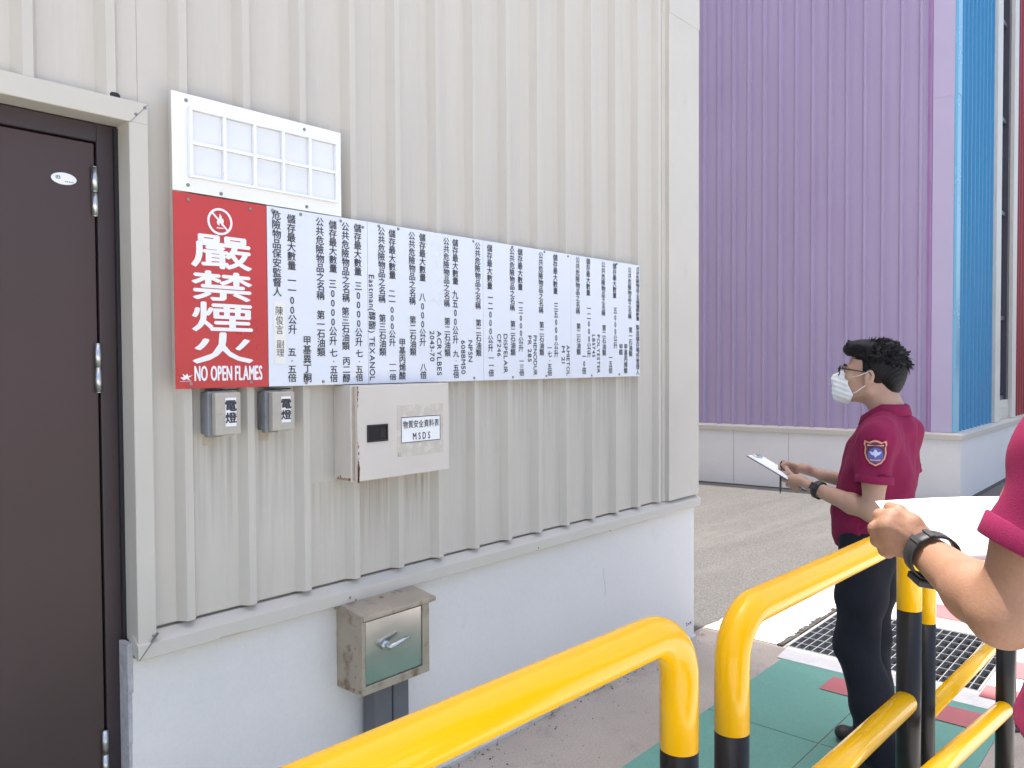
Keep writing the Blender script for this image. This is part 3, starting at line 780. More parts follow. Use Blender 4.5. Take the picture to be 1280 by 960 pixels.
# --- cream data-sheet cabinet
cb = thing('data_cabinet', 'cream wall cabinet with black recessed handle and data sheet label', 'cabinet', (0, 0, 0))
X0, X1, CZ0, CZ1 = 1.700, 2.150, 1.240, 1.577
mb = MB(); mb.box(X0, X1-.004, -.100, -.0005, CZ0, CZ1); mb.build('body', M['beige_metal'], cb, bevel=.003)
mb = MB(); mb.box(X0+.012, X1, -.1225, -.1035, CZ0+.002, CZ1-.001); mb.build('door', M['beige_metal'], cb, bevel=.003)
mb = MB(); mb.box(X0+.006, X1-.008, -.1034, -.1002, CZ0+.004, CZ1-.004); mb.build('door_gap', M['residue'], cb)
hx0, hx1, hz0, hz1 = 1.752, 1.846, 1.376, 1.437
mb = MB()
mb.box(hx0, hx1, -.1265, -.1226, hz1-.006, hz1); mb.box(hx0, hx1, -.1265, -.1226, hz0, hz0+.006); mb.box(hx0, hx0+.006, -.1264, -.1226, hz0+.0061, hz1-.0061); mb.box(hx1-.006, hx1, -.1264, -.1226, hz0+.0061, hz1-.0061)
hd = mb.build('handle', M['gasket'], cb, bevel=.001, seg=1)
mb = MB(); mb.box(hx0+.006, hx1-.006, -.1236, -.1226, hz0+.006, hz1-.006); mb.build('recess', M['watch_face'], hd)
mb = MB(); mb.box(hx0+.062, hx1-.012, -.1255, -.1237, hz0+.012, hz1-.010); mb.build('paddle', M['lens_frame'], hd, bevel=.0008, seg=1)
mb = MB(); mb.box(1.890, 2.118, -.1232, -.1226, 1.312, 1.500); mb.build('tape', M['tape'], cb)
mb = MB(); mb.box(1.907, 2.102, -.1243, -.1234, 1.361, 1.456); lb = mb.build('label', M['paper_label'], cb)
mb = MB(); e = .0026
for a in ((1.907,2.102,1.4534,1.456),(1.907,2.102,1.361,1.3636),(1.907,1.9096,1.3637,1.4533),(2.0994,2.102,1.3637,1.4533)): mb.box(a[0],a[1],-.1249,-.1244,a[2],a[3])
mb.build('border', M['ink'], lb)
L = Letters(-.1251); L.run('物質安全資料表', (1.914, 1.4275), (2.096, 1.4275), .030, heavy=.0004); L.run('M S D S', (1.962, 1.3835), (2.050, 1.3835), .036, heavy=.0006)
L.build('lettering', M['ink'], lb)
mb = MB(); mb.disc((1.899, -.1226, 1.322), (0,-1,0), .007, .004, 9, ry=.009); mb.build('tape_curl', M['residue'], cb)
# rusted hem of the cabinet, lower left edge
mb = MB()
for i in range(70):
    z = CZ0 + abs(random.gauss(0, .055)) + .002; x = X0+.0125+abs(random.gauss(0, .003)); r = random.uniform(.0015, .004)
    if z < CZ1-.01: mb.disc((x, -.1226, z), (0,-1,0), r, .0005, 6, ry=r*2)
for i in range(30):
    z = CZ1 - abs(random.gauss(0, .03)) - .006; x = X0+.0125+abs(random.gauss(0, .002)); r = random.uniform(.001, .003)
    mb.disc((x, -.1226, z), (0,-1,0), r, .0005, 6, ry=r*1.6)
for i in range(40):
    y = -random.uniform(.01, .1); mb.disc((X0, y, CZ0+.004+abs(random.gauss(0,.005))), (-1,0,0), random.uniform(.0015,.004), .0005, 6)
mb.build('rust_spots', M['rust'], cb)['kind'] = 'stuff'

# runs of rust and dirt on the siding below the fixings
def runs(x0, x1, top, length, col, amt, parent):
    mb = MB(); mb.box(x0, x1, -.0016, -.0009, top-length, top)
    return mb.build('dirt_run', streak_mat('dirt_run', col, top, length, amt), parent)
for k, (a, b) in enumerate(((1.603,1.735),(1.812,1.943),(2.020,2.150))):
    runs(a, b, 1.238, (.22,.30,.26)[k], (.30,.19,.115), (.08,.22,.20)[k], fb)
runs(1.195, 1.318, 1.44, .42, (.22,.19,.15), .14, fb); runs(1.402, 1.526, 1.44, .36, (.22,.19,.15), .12, fb)
for a in (2.226, 2.434, 2.642, 2.850, 3.058, 3.266, 3.474): runs(a, a+.128, 1.585, random.uniform(.2,.5), (.28,.24,.19), random.uniform(.06,.14), fb)
# hairline cracks in the painted base wall
for x, z, n_ in ((3.35, .60, 5),):
    mb = MB(); p = Vector((x, -.0062, z))
    for i in range(n_):
        q = p+Vector((random.gauss(.004,.012), 0, -random.uniform(.015,.045)))
        d = (q-p).normalized(); s_ = Vector((d.z, 0, -d.x))*.0007
        mb.prism([((p-s_).x,(p-s_).z),((p+s_).x,(p+s_).z),((q+s_).x,(q+s_).z),((q-s_).x,(q-s_).z)], 'y', -.0068, -.006); p = q
    mb.build('wall_crack', M['rough_plaster'], fb)

# --- rusty steel box on conduits
rb = thing('steel_box', 'weathered steel box with stainless door and lever on grey conduits', 'electrical box', (0, 0, 0))
X0, X1, z0, z1 = 1.698, 2.012, .500, .778
FY = -.152
mb = MB(); mb.box(X0, X1, FY+.0225, -.0065, z0, z1); mb.build('body', M['rust_steel'], rb, bevel=.002, seg=1)
mb = MB(); mb.box(X0, X1, FY, FY+.022, z1-.020, z1); mb.box(X0, X1, FY, FY+.022, z0, z0+.030); mb.box(X0, X0+.016, FY, FY+.022, z0+.0302, z1-.0202); mb.box(X1-.034, X1, FY, FY+.022, z0+.0302, z1-.0202)
mb.build('face_frame', M['rust_steel'], rb, bevel=.0012, seg=1)
mb = MB(); mb.box(X0+.0165, X1-.0345, FY+.016, FY+.0224, z0+.0305, z1-.0205); mb.build('door_gap', M['grime'], rb)
mb = MB(); mb.box(X0+.019, X1-.037, FY+.003, FY+.0155, z0+.033, z1-.023); dr = mb.build('door', M['door_steel'], rb, bevel=.0015, seg=1)
hc = Vector((1.800, FY+.003, .655))
mb = MB(); mb.disc(hc, (0,-1,0), .017, .012, 20); mb.tube([hc+Vector((0,-.012,0)), hc+Vector((0,-.030,0))], .0085, 12)
mb.tube([hc+Vector((-.006,-.030,-.001)), hc+Vector((.02,-.032,.002)), hc+Vector((.055,-.033,.009)), hc+Vector((.084,-.034,.016))], [.0095,.0088,.0072,.0055], 12)
lv = mb.build('lever', M['steel'], dr); smooth(lv.data)
mb = MB(); mb.prism([(-.0063, z1+.030), (-.178, z1+.006), (-.178, z1-.010), (-.170, z1-.010), (-.170, z1+.0005), (-.0063, z1+.0005)], 'x', X0-.010, X1+.012)
lid = mb.build('lid', M['rust_steel'], rb, bevel=.0015, seg=1)
mb = MB()
for i in range(5): mb.disc((1.842+random.uniform(-.014,.014), -.07+random.uniform(-.012,.012), z1+.0215), (0,-.14,1), random.uniform(.004,.010), .0008, 8)
mb.build('rust_patch', M['rust'], lid)
mb = MB()
for y in (-.035, -.07, -.105, -.14): mb.disc((X0, y, z0+.014), (-1,0,0), .0045, .003, 8)
for z in (.56,.60,.66,.70,.74): mb.disc((X0, FY+.03+random.uniform(0,.01), z), (-1,0,0), random.uniform(.002,.004), .0012, 7)
mb.build('rivet', M['rust'], rb)
for x0, x1 in ((1.802, 1.884), (1.889, 1.965)):
    mb = MB(); mb.box(x0, x1, -.090, -.018, .0, z0-.0005); mb.build('conduit', M['pvc'], rb, bevel=.008, seg=3)
mb = MB(); mb.box(1.806, 1.962, -.094, -.0062, .23, .25); mb.build('strap', M['pvc'], rb)

# ================================================================== YELLOW AND BLACK RAILINGS
def ry(x): return -1.515 - .0345*x
def arc_path(x0, x1, h, zb, Rb, ends=(True, True), n=9):
    """ground-to-ground hoop: down leg, bend, top, bend, down leg"""
    p = []
    def P(x, z): return Vector((x, ry(x), z))
    p.append(P(x0, zb))
    for i in range(n+1):
        a = math.pi - (math.pi/2)*i/n
        p.append(P(x0+Rb+Rb*math.cos(a), h-Rb+Rb*math.sin(a)))
    for i in range(n+1):
        a = math.pi/2 - (math.pi/2)*i/n
        p.append(P(x1-Rb+Rb*math.cos(a), h-Rb+Rb*math.sin(a)))
    p.append(P(x1, zb))
    return p

def railing(label, x0, x1, h, mid, rad, rmid, trans, Rb, lows=()):
    t = thing('railing', label, 'railing', (x0, ry(x0), 0), group='yellow and black tubular railings')
    off = Vector((x0, ry(x0), 0))
    mb = MB(); mb.tube([p-off for p in arc_path(x0, x1, h, trans, Rb)], rad, 32, cap=True)
    o = mb.build('top_tube', M['yellow'], t); smooth(o.data)
    for x in (x0, x1):
        q = Vector((x, ry(x), 0))-off
        mb = MB(); mb.tube([q, q+Vector((0,0,trans-.0005))], rad-.0004, 32); o = mb.build('post', M['black'], t); smooth(o.data)
        mb = MB(); mb.disc(q, (0,0,1), rad*2.0, .012, 24); mb.build('base_plate', M['black'], t)
        for k in range(4):
            a = k*math.pi/2+.6; mb = MB(); mb.disc(q+Vector((math.cos(a)*rad*1.6, math.sin(a)*rad*1.6, .012)), (0,0,1), .009, .009, 6); mb.build('bolt', M['screw'], t)
    for m in [mid]+list(lows):
        a = Vector((x0, ry(x0), m))-off; b = Vector((x1, ry(x1), m))-off
        d = (b-a).normalized(); a = a+d*(rad*.80); b = b-d*(rad*.80)
        mb = MB(); mb.tube([a, b], rmid, 28); o = mb.build('mid_tube', M['yellow'], t); smooth(o.data)
    return t
railing('nearest yellow top railing, its bend ending just left of the gap between two railings', -.02, 1.392, 1.130, .56, .0385, .036, .885, .105)
railing('middle yellow and black railing, its far post under the hand holding the paper', 1.605, 2.775, 1.098, .552, .0378, .036, .848, .105)
railing('farthest yellow and black railing, slimmer, starting behind the middle railing post', 2.955, 4.15, .985, .447, .030, .028, .762, .09)
# low guard bar on a tall black post behind the front person
t = thing('guard_rail', 'black post with one low yellow bar, in front of the drain grate', 'guard rail', (3.25, -1.80, 0))
mb = MB(); mb.tube([(0,0,0), (0,0,.93)], .030, 28); mb.disc((0,0,.93), (0,0,1), .030, .006, 24); o = mb.build('post', M['black'], t); smooth(o.data)
mb = MB(); mb.disc((0,0,0), (0,0,1), .06, .012, 24); mb.build('base_plate', M['black'], t)
pts = [Vector((-.024, .001, .425)), Vector((-.86, .03, .505))]
for i in range(1, 9):
    a = math.pi/2*i/8; pts.append(Vector((-.86-.08*math.sin(a), .03, .505-.08+.08*math.cos(a))))
pts.append(Vector((-.94, .03, 0)))
mb = MB(); mb.tube(pts, .029, 28); o = mb.build('bar', M['yellow'], t); smooth(o.data)

# ================================================================== PEOPLE
class SDF:
    """smooth-union field of tapered capsules and ellipsoids, meshed with surface nets into one continuous surface"""
    def __init__(s, lo, hi, res):
        s.lo = np.array(lo, np.float32); s.res = res
        s.n = np.ceil((np.array(hi)-np.array(lo))/res).astype(int)+1
        s.d = np.full(s.n, .08, np.float32)
    def _slice(s, lo, hi):
        a = np.clip(np.floor((np.array(lo)-s.lo)/s.res).astype(int), 0, s.n); b = np.clip(np.ceil((np.array(hi)-s.lo)/s.res).astype(int)+1, 0, s.n)
        if (b <= a).any(): return None
        sl = tuple(slice(i, j) for i, j in zip(a, b))
        ax = [s.lo[k]+s.res*np.arange(a[k], b[k], dtype=np.float32) for k in range(3)]
        return sl, np.meshgrid(*ax, indexing='ij', sparse=True)
    def _mix(s, sl, d, k, sub):
        c = s.d[sl]
        if sub:
            if k <= 0: s.d[sl] = np.maximum(c, -d)
            else:
                h = np.clip(.5-.5*(c+d)/k, 0, 1); s.d[sl] = c*(1-h)-d*h+k*h*(1-h)
        elif k <= 0: s.d[sl] = np.minimum(c, d)
        else:
            h = np.clip(.5+.5*(c-d)/k, 0, 1); s.d[sl] = c*(1-h)+d*h-k*h*(1-h)
    def cap(s, a, b, ra, rb, k=.02, flat=None, sub=False):
        """tapered capsule; flat = (axis, factor) squeezes its section along an axis"""
        a = np.array(a, np.float32); b = np.array(b, np.float32); r = max(ra, rb)*1.5+k+.02
        q = s._slice(np.minimum(a, b)-r, np.maximum(a, b)+r)
        if q is None: return s
        sl, (X, Y, Z) = q; ab = b-a; L = float(ab@ab)+1e-12
        t = np.clip(((X-a[0])*ab[0]+(Y-a[1])*ab[1]+(Z-a[2])*ab[2])/L, 0, 1)
        px, py, pz = X-a[0]-t*ab[0], Y-a[1]-t*ab[1], Z-a[2]-t*ab[2]
        if flat is not None:
            n = np.array(flat[0], np.float32); n /= np.linalg.norm(n); f = flat[1]
            w = (px*n[0]+py*n[1]+pz*n[2])*(1/f-1)
            px, py, pz = px+w*n[0], py+w*n[1], pz+w*n[2]
            d = (np.sqrt(px*px+py*py+pz*pz)-(ra+(rb-ra)*t))*min(1, (1+f)/2)
        else: d = np.sqrt(px*px+py*py+pz*pz)-(ra+(rb-ra)*t)
        s._mix(sl, d, k, sub); return s
    def ell(s, c, r, k=.02, rot=None, sub=False):
        c = np.array(c, np.float32); r = np.array(r, np.float32); m = float(r.max())+k+.02
        q = s._slice(c-m, c+m)
        if q is None: return s
        sl, (X, Y, Z) = q; x, y, z = X-c[0], Y-c[1], Z-c[2]
        if rot is not None:
            Rm = np.array(rot, np.float32)
            x, y, z = (Rm[0,0]*x+Rm[1,0]*y+Rm[2,0]*z), (Rm[0,1]*x+Rm[1,1]*y+Rm[2,1]*z), (Rm[0,2]*x+Rm[1,2]*y+Rm[2,2]*z)
        k0 = np.sqrt((x/r[0])**2+(y/r[1])**2+(z/r[2])**2); k1 = np.sqrt((x/r[0]**2)**2+(y/r[1]**2)**2+(z/r[2]**2)**2)+1e-6
        s._mix(sl, k0*(k0-1)/k1, k, sub); return s
    def grid(s):
        ax = [s.lo[k]+s.res*np.arange(s.n[k], dtype=np.float32) for k in range(3)]
        return np.meshgrid(*ax, indexing='ij', sparse=True)
    def cut(s, p, n, k=0.0, box=None):
        """remove what lies on the positive side of a plane (inside box only, if given)"""
        n = np.array(n, np.float32); n /= np.linalg.norm(n)
        if box is None: sl = (slice(None),)*3; X, Y, Z = s.grid()
        else: sl, (X, Y, Z) = s._slice(*box)
        s._mix(sl, -((X-p[0])*n[0]+(Y-p[1])*n[1]+(Z-p[2])*n[2]), k, True); return s
    def add(s, f):
        X, Y, Z = s.grid(); s.d += f(X, Y, Z).astype(np.float32); return s
    def mesh(s, name, relax=1):
        D = s.d; ins = D < 0; nx, ny, nz = D.shape
        cnt = np.zeros((nx-1, ny-1, nz-1), np.int8)
        for i in (0, 1):
            for j in (0, 1):
                for k in (0, 1): cnt += ins[i:nx-1+i, j:ny-1+j, k:nz-1+k]
        act = (cnt > 0) & (cnt < 8); cells = np.argwhere(act); idx = np.full(act.shape, -1, np.int32); idx[act] = np.arange(len(cells))
        acc = np.zeros((len(cells), 3)); wt = np.zeros(len(cells))
        cor = [(i, j, k) for i in (0,1) for j in (0,1) for k in (0,1)]
        val = {c: D[cells[:,0]+c[0], cells[:,1]+c[1], cells[:,2]+c[2]] for c in cor}
        for a in cor:
            for ax in range(3):
                if a[ax]: continue
                b = list(a); b[ax] = 1; b = tuple(b); va, vb = val[a], val[b]
                m = (va < 0) != (vb < 0); t = va[m]/(va[m]-vb[m])
                p = np.array(a, float)[None].repeat(m.sum(), 0); p[:, ax] += t
                acc[m] += p; wt[m] += 1
        V = s.lo + s.res*(cells+acc/wt[:, None])
        F = []
        for ax in range(3):
            o = [a for a in range(3) if a != ax]
            A = np.take(ins, range(0, D.shape[ax]-1), ax); B = np.take(ins, range(1, D.shape[ax]), ax)
            e = np.argwhere(A != B); e = e[(e[:, o[0]] > 0) & (e[:, o[1]] > 0) & (e[:, o[0]] < D.shape[o[0]]-1) & (e[:, o[1]] < D.shape[o[1]]-1)]
            inside = A[e[:,0], e[:,1], e[:,2]]
            q = []
            for du, dv in ((0,0),(1,0),(1,1),(0,1)):
                c = e.copy(); c[:, o[0]] -= du; c[:, o[1]] -= dv; q.append(idx[c[:,0], c[:,1], c[:,2]])
            q = np.stack(q, 1)
            flip = inside if ax != 1 else ~inside
            q[~flip] = q[~flip][:, ::-1]
            F.append(q)
        F = np.concatenate(F)
        for _ in range(relax):
            sm = np.zeros_like(V); ct = np.zeros(len(V))
            for i in range(4):
                a, b = F[:, i], F[:, (i+1) % 4]
                np.add.at(sm, a, V[b]); np.add.at(ct, a, 1); np.add.at(sm, b, V[a]); np.add.at(ct, b, 1)
            V = V*.5+.5*sm/ct[:, None]
        me = bpy.data.meshes.new(name)
        me.vertices.add(len(V)); me.vertices.foreach_set('co', V.astype(np.float32).ravel())
        me.loops.add(F.size); me.loops.foreach_set('vertex_index', F.astype(np.int32).ravel())
        me.polygons.add(len(F)); me.polygons.foreach_set('loop_start', np.arange(0, F.size, 4, dtype=np.int32)); me.polygons.foreach_set('loop_total', np.full(len(F), 4, np.int32))
        me.update(calc_edges=True); me.validate(); smooth(me)
        return me

def V3(*a): return np.array(a, float)
def lerp(a, b, t): return V3(*a)*(1-t)+V3(*b)*t

def wave(seed, n, lo, hi, amp, zs=1.0):
    """cloth folds: a sum of randomly oriented waves"""
    g = np.random.default_rng(seed); ks = []
    for _ in range(n):
        d = g.normal(size=3); d[2] *= zs; d /= np.linalg.norm(d); ks.append((d*g.uniform(lo, hi), g.uniform(0, 6.28), amp*g.uniform(.5, 1)))
    def f(X, Y, Z):
        o = 0
        for k, p, a in ks: o = o+a*np.sin(k[0]*X+k[1]*Y+k[2]*Z+p)
        return o
    return f

def head_rot(yaw, tilt=0):
    """matrix whose columns are the head's left(-x), forward and up axes in local space, as x,y,z"""
    a = Matrix.Rotation(yaw, 3, 'Z') @ Matrix.Rotation(tilt, 3, 'X')
    return np.array(a)

def add_head(s, hc, Rm, k=1.0):
    """skull, face, nose, brow, lips, ears, eye sockets; head looks along +y of Rm"""
    H = lambda x, y, z: hc + Rm @ V3(x, y, z)*k
    s.ell(H(0,-.012,.030), V3(.074,.094,.088)*k, .01, Rm)
    s.ell(H(0,.028,-.040), V3(.060,.066,.076)*k, .03, Rm)
    s.ell(H(0,.058,-.092), V3(.030,.028,.020)*k, .025, Rm)          # chin
    for sx in (-1, 1):
        s.cap(H(sx*.056,-.010,-.060), H(sx*.026,.060,-.096), .018*k, .014*k, .03)     # jaw
        s.ell(H(sx*.040,.066,-.022), V3(.022,.018,.018)*k, .02, Rm)                # cheek
        s.cap(H(sx*.012,.090,.022), H(sx*.045,.076,.022), .008*k, .008*k, .012)          # brow
        s.ell(H(sx*.031,.088,.003), V3(.015,.012,.010)*k, .010, Rm, sub=True)      # socket
        s.ell(H(sx*.031,.078,.003), V3(.0125,.0125,.0115)*k, .003, Rm)             # lid
        # ear: shell, rim, hollow, lobe
        s.ell(H(sx*.078,-.008,-.008), V3(.010,.019,.031)*k, .008, Rm)
        s.ell(H(sx*.086,-.006,-.006), V3(.006,.010,.018)*k, .004, Rm, sub=True)
        s.ell(H(sx*.077,.000,-.036), V3(.007,.009,.009)*k, .006, Rm)
    s.cap(H(0,.092,.012), H(0,.112,-.030), .007*k, .0115*k, .010)               # nose
    for sx in (-1, 1): s.ell(H(sx*.011,.100,-.034), V3(.008,.010,.007)*k, .006, Rm)
    s.cap(H(-.018,.090,-.062), H(.018,.090,-.062), .006*k, .006*k, .008)
    s.cap(H(-.015,.088,-.072), H(.015,.088,-.072), .0065*k, .0065*k, .007)
    return H

def head_xyz(s, hc, Rm, k):
    X, Y, Z = s.grid(); q = np.stack(np.broadcast_arrays(X-hc[0], Y-hc[1], Z-hc[2]), -1) @ Rm/k
    return q[...,0], q[...,1], q[...,2]

def finger(s, pts, r0, r1, k=.004):
    n = len(pts)-1
    for i in range(n):
        ra = r0+(r1-r0)*i/n; rb = r0+(r1-r0)*(i+1)/n
        s.cap(pts[i], pts[i+1], ra, rb, k if i else .008)
        if i: s.ell(pts[i], V3(1,1,1)*ra*1.06, .004)

def sweep_band(center, axis, rx, rn, nrm, width, th, name, m, parent, seg=40):
    """strap round a wrist: elliptical ring about an axis"""
    ax = Vector(axis).normalized(); n = Vector(nrm); n = (n-ax*n.dot(ax)).normalized(); t = ax.cross(n); c = Vector(center)
    vs = []; fs = []
    prof = [(-.5, 0), (-.44, 1), (.44, 1), (.5, 0)]
    for i in range(seg):
        a = 2*math.pi*i/seg; w = width*(1+.25*max(0, math.cos(a))**3)
        for u, h in prof:
            vs.append(c+ax*(u*w)+t*math.sin(a)*(rx+th*h)+n*math.cos(a)*(rn+th*h))
    for i in range(seg):
        j = (i+1) % seg
        for q in range(4):
            r = (q+1) % 4; fs.append((i*4+q, i*4+r, j*4+r, j*4+q))
    mb = MB(); mb.add(vs, fs); o = mb.build(name, m, parent); smooth(o.data); return o

def obox(mb, c, ax, ay, az, hx, hy, hz):
    c = Vector(c); ax, ay, az = [Vector(v).normalized() for v in (ax, ay, az)]
    P = lambda x, y, z: c+ax*(x*hx)+ay*(y*hy)+az*(z*hz)
    mb.add([P(-1,-1,-1),P(1,-1,-1),P(1,1,-1),P(-1,1,-1),P(-1,-1,1),P(1,-1,1),P(1,1,1),P(-1,1,1)], [(3,2,1,0),(4,5,6,7),(0,1,5,4),(1,2,6,5),(2,3,7,6),(3,0,4,7)])

def watch(parent, wrist, along, nrm, rx, rn, width, case, name='watch'):
    band = sweep_band(wrist, along, rx, rn, nrm, width, .0035, name, M['rubber'], parent)
    ax = Vector(along).normalized(); n = Vector(nrm); n = (n-ax*n.dot(ax)).normalized(); t = ax.cross(n)
    c = Vector(wrist)+n*(rn+.0065)
    mb = MB(); obox(mb, c, ax, t, n, case[0], case[1], case[2]); mb.build('case', M['rubber'], band, bevel=.003)
    mb = MB(); obox(mb, c+n*(case[2]+.0006), ax, t, n, case[0]*.78, case[1]*.78, .0005); mb.build('dial', M['watch_face'], band)
    # keeper loops and buckle on the far side of the strap
    for f in (2.2, 2.75):
        d = n*math.cos(f)*(rn+.0045)+t*math.sin(f)*(rx+.0045); e = (-n*math.sin(f)+t*math.cos(f))
        mb = MB(); obox(mb, Vector(wrist)+d, ax, e, d, width*.56, .004, .0016); mb.build('keeper', M['rubber'], band, bevel=.0008, seg=1)
    return band

def person(J, label, loc, skin, shirt_m, res=.004, hands=None, seed=1, head_k=1.0, sleeve_t=(.62,.62), hem=.90, shoulder_w=1.0, srad=.0685):
    """J: joint table in the person's own space (x to the person's right, y forward, z up)"""
    root = thing('person', label, 'person', loc)
    Rm = head_rot(*J['head_rot']); hc = V3(*J['head'])
    pts = np.array([V3(*v) for k, v in J.items() if k != 'head_rot'])
    lo = pts.min(0)-.16; hi = pts.max(0)+.16; lo[2] = -.02
    # ---- continuous body
    s = SDF(lo, hi, res)
    H = add_head(s, hc, Rm, head_k)
    nb = V3(*J['neck']); s.cap(H(0,-.030,-.060), nb, .056, .062, .03, flat=((0,1,0), 1.0))
    s.cap(H(0,-.060,-.03), nb+V3(0,-.008,.0), .04, .046, .03)
    ch = V3(*J['chest']); pv = V3(*J['pelvis'])
    s.ell(ch, V3(.150,.098,.19), .04); s.ell(lerp(ch, pv, .55), V3(.132,.098,.18), .05); s.ell(pv, V3(.148,.100,.12), .05)
    for sd in 'LR':
        sh, el, wr = V3(*J['sh'+sd]), V3(*J['el'+sd]), V3(*J['wr'+sd])
        s.cap(nb+V3(0,-.01,-.04), sh, .042, .044, .04)
        s.ell(sh, V3(.050,.050,.05), .03)
        s.cap(sh, el, .046, .039, .02)
        s.ell(lerp(sh, el, .45), V3(.045,.047,.075), .03)
        f1 = lerp(el, wr, .32)
        s.cap(el, f1, .0385, .039, .02); s.cap(f1, wr, .039, .0265, .02)
        hip, kn, an = V3(*J['hip'+sd]), V3(*J['kn'+sd]), V3(*J['an'+sd])
        s.cap(hip, kn, .080, .055, .03); s.cap(kn, lerp(kn, an, .35), .054, .054, .02); s.cap(lerp(kn, an, .35), an, .054, .038, .02)
        s.cap(an, V3(*J['toe'+sd])-V3(0,.05,-.02), .034, .030, .02)
        if hands and sd in hands: hands[sd](s)
    body = link('body', s.mesh('body', 1), skin, root)
    for sx in (-1, 1):
        mb = MB(); mb.disc(Vector(H(sx*.031,.0895,.003)), Rm @ V3(0,1,.0), .0065, .002, 12); mb.build('eye', M['eye'], root)
    # ---- hair: a thick cap combed up and back, tufted
    lo2 = hc-.2; hi2 = hc+.2
    h = SDF(lo2, hi2, .0032)
    h.ell(H(0,-.024,.048), V3(.086,.108,.094)*head_k, .01, Rm)
    h.ell(H(0,.032,.108), V3(.066,.066,.032)*head_k, .03, Rm)
    h.ell(H(0,.084,.092), V3(.050,.030,.024)*head_k, .02, Rm)
    h.ell(H(0,-.094,.008), V3(.070,.044,.080)*head_k, .03, Rm)
    # keep the face, sides over the ears and the nape clear
    bx = (hc-.2, hc+.2)
    g = np.random.default_rng(seed)
    for i in range(95):
        th = g.uniform(-.5, 3.64); fi = g.uniform(.15, 1.35)
        d = V3(math.cos(th)*math.cos(fi), -math.sin(th)*math.cos(fi)*1.0-.1, math.sin(fi)); d /= np.linalg.norm(d)
        b0 = H(*(V3(0,-.02,.045)+d*V3(.080,.102,.088))); e = V3(g.normal()*.3, -.7+g.normal()*.25, .25+g.normal()*.25)
        L = g.uniform(.018, .034)
        h.cap(b0, b0+Rm @ (d*.45*L+e/np.linalg.norm(e)*L*.7), .0095, .004, .011)
    for i in range(26):
        b0 = H(g.uniform(-.05,.05), g.uniform(.04,.095), g.uniform(.092,.118)); h.cap(b0, b0+Rm @ V3(g.normal()*.008, g.uniform(-.012,.014), g.uniform(.006,.016)), .009, .004, .008)
    x, y, z = head_xyz(h, hc, Rm, head_k)
    front = np.maximum(.058-z, 0)*0+np.where(y > .030, .066-z, np.where(y > -.018, np.interp(y, [-.018,.030], [.018,.066])-z, np.interp(y, [-.12,-.075,-.03,-.018], [-.075,-.068,-.025,.018])-z))
    h.d = np.maximum(h.d, front.astype(np.float32)*.7)
    h.d += (.0012*np.sin(x*420+y*160)*np.sin(z*300+y*250)).astype(np.float32)
    link('hair', h.mesh('hair', 1), M['hair'], root)
    st = MB()
    for i in range(900):
        th = g.uniform(0, 6.283); fi = g.uniform(.05, 1.5)
        d = V3(math.cos(th)*math.cos(fi), math.sin(th)*math.cos(fi), math.sin(fi))
        b0 = V3(0,-.022,.046)+d*V3(.082,.106,.092)
        if b0[1] > .02 and b0[2] < .075 or b0[2] < .0: continue
        dirv = V3(d[0]*.5+g.normal()*.25, -.55+.5*(b0[1] > .06)+g.normal()*.25, .30-.5*(b0[1] < -.07)+g.normal()*.2); dirv /= np.linalg.norm(dirv)
        L = g.uniform(.018, .040); pts_ = [b0, b0+dirv*L*.5+d*.007, b0+dirv*L+d*.004+V3(0,0,-.004)]
        st.tube([Vector(H(*p)) for p in pts_], [.0019, .0016, .0003], 3, cap=False)
    o = st.build('hair_strands', M['hair'], root); smooth(o.data); o['kind'] = 'stuff'
    # short sides
    hs = SDF(lo2, hi2, .0035)
    hs.ell(H(0,-.014,.026), V3(.0775,.097,.090)*head_k, .01, Rm)
    x, y, z = head_xyz(hs, hc, Rm, head_k)
    side = np.where(y > .030, .055-z, np.where(y > -.005, np.interp(y, [-.005,.022,.030], [.006,.012,.055])-z, np.interp(y, [-.12,-.07,-.03,-.0051], [-.092,-.085,-.03,.006])-z))
    hs.d = np.maximum(hs.d, side.astype(np.float32)*.8)
    if (hs.d < 0).any(): link('short_hair', hs.mesh('short_hair', 1), M['hair'], root)
    for sx in (-1, 1):
        mb = MB(); mb.tube([Vector(H(sx*.014,.098,.024)), Vector(H(sx*.030,.0955,.029)), Vector(H(sx*.047,.082,.025))], [.003,.0036,.002], 8); mb.build('eyebrow', M['hair'], root)
    # ---- trousers
    t = SDF(V3(lo[0], lo[1], .02), V3(hi[0], hi[1], pv[2]+.2), res*1.25)
    t.ell(pv+V3(0,.0,.01), V3(.166,.122,.14), .04)
    for sd in 'LR':
        hip, kn, an = V3(*J['hip'+sd]), V3(*J['kn'+sd]), V3(*J['an'+sd])
        t.cap(hip, lerp(hip, kn, .5), .105, .092, .05); t.cap(lerp(hip, kn, .5), kn, .092, .080, .03)
        t.cap(kn, lerp(an, kn, .45), .080, .083, .03); t.cap(lerp(an, kn, .45), an-V3(0,0,.045), .083, .080, .03)
        t.cut(an-V3(0,0,.045), (0,0,-1), .0, box=(an-.16, an+V3(.16,.16,.05)))
    fw = wave(seed+5, 10, 26, 80, .0021, .9)
    t.add(fw)
    link('trousers', t.mesh('trousers', 1), M['navy'], root)
    bl = SDF(V3(lo[0], lo[1], pv[2]-.05), V3(hi[0], hi[1], pv[2]+.2), .006)
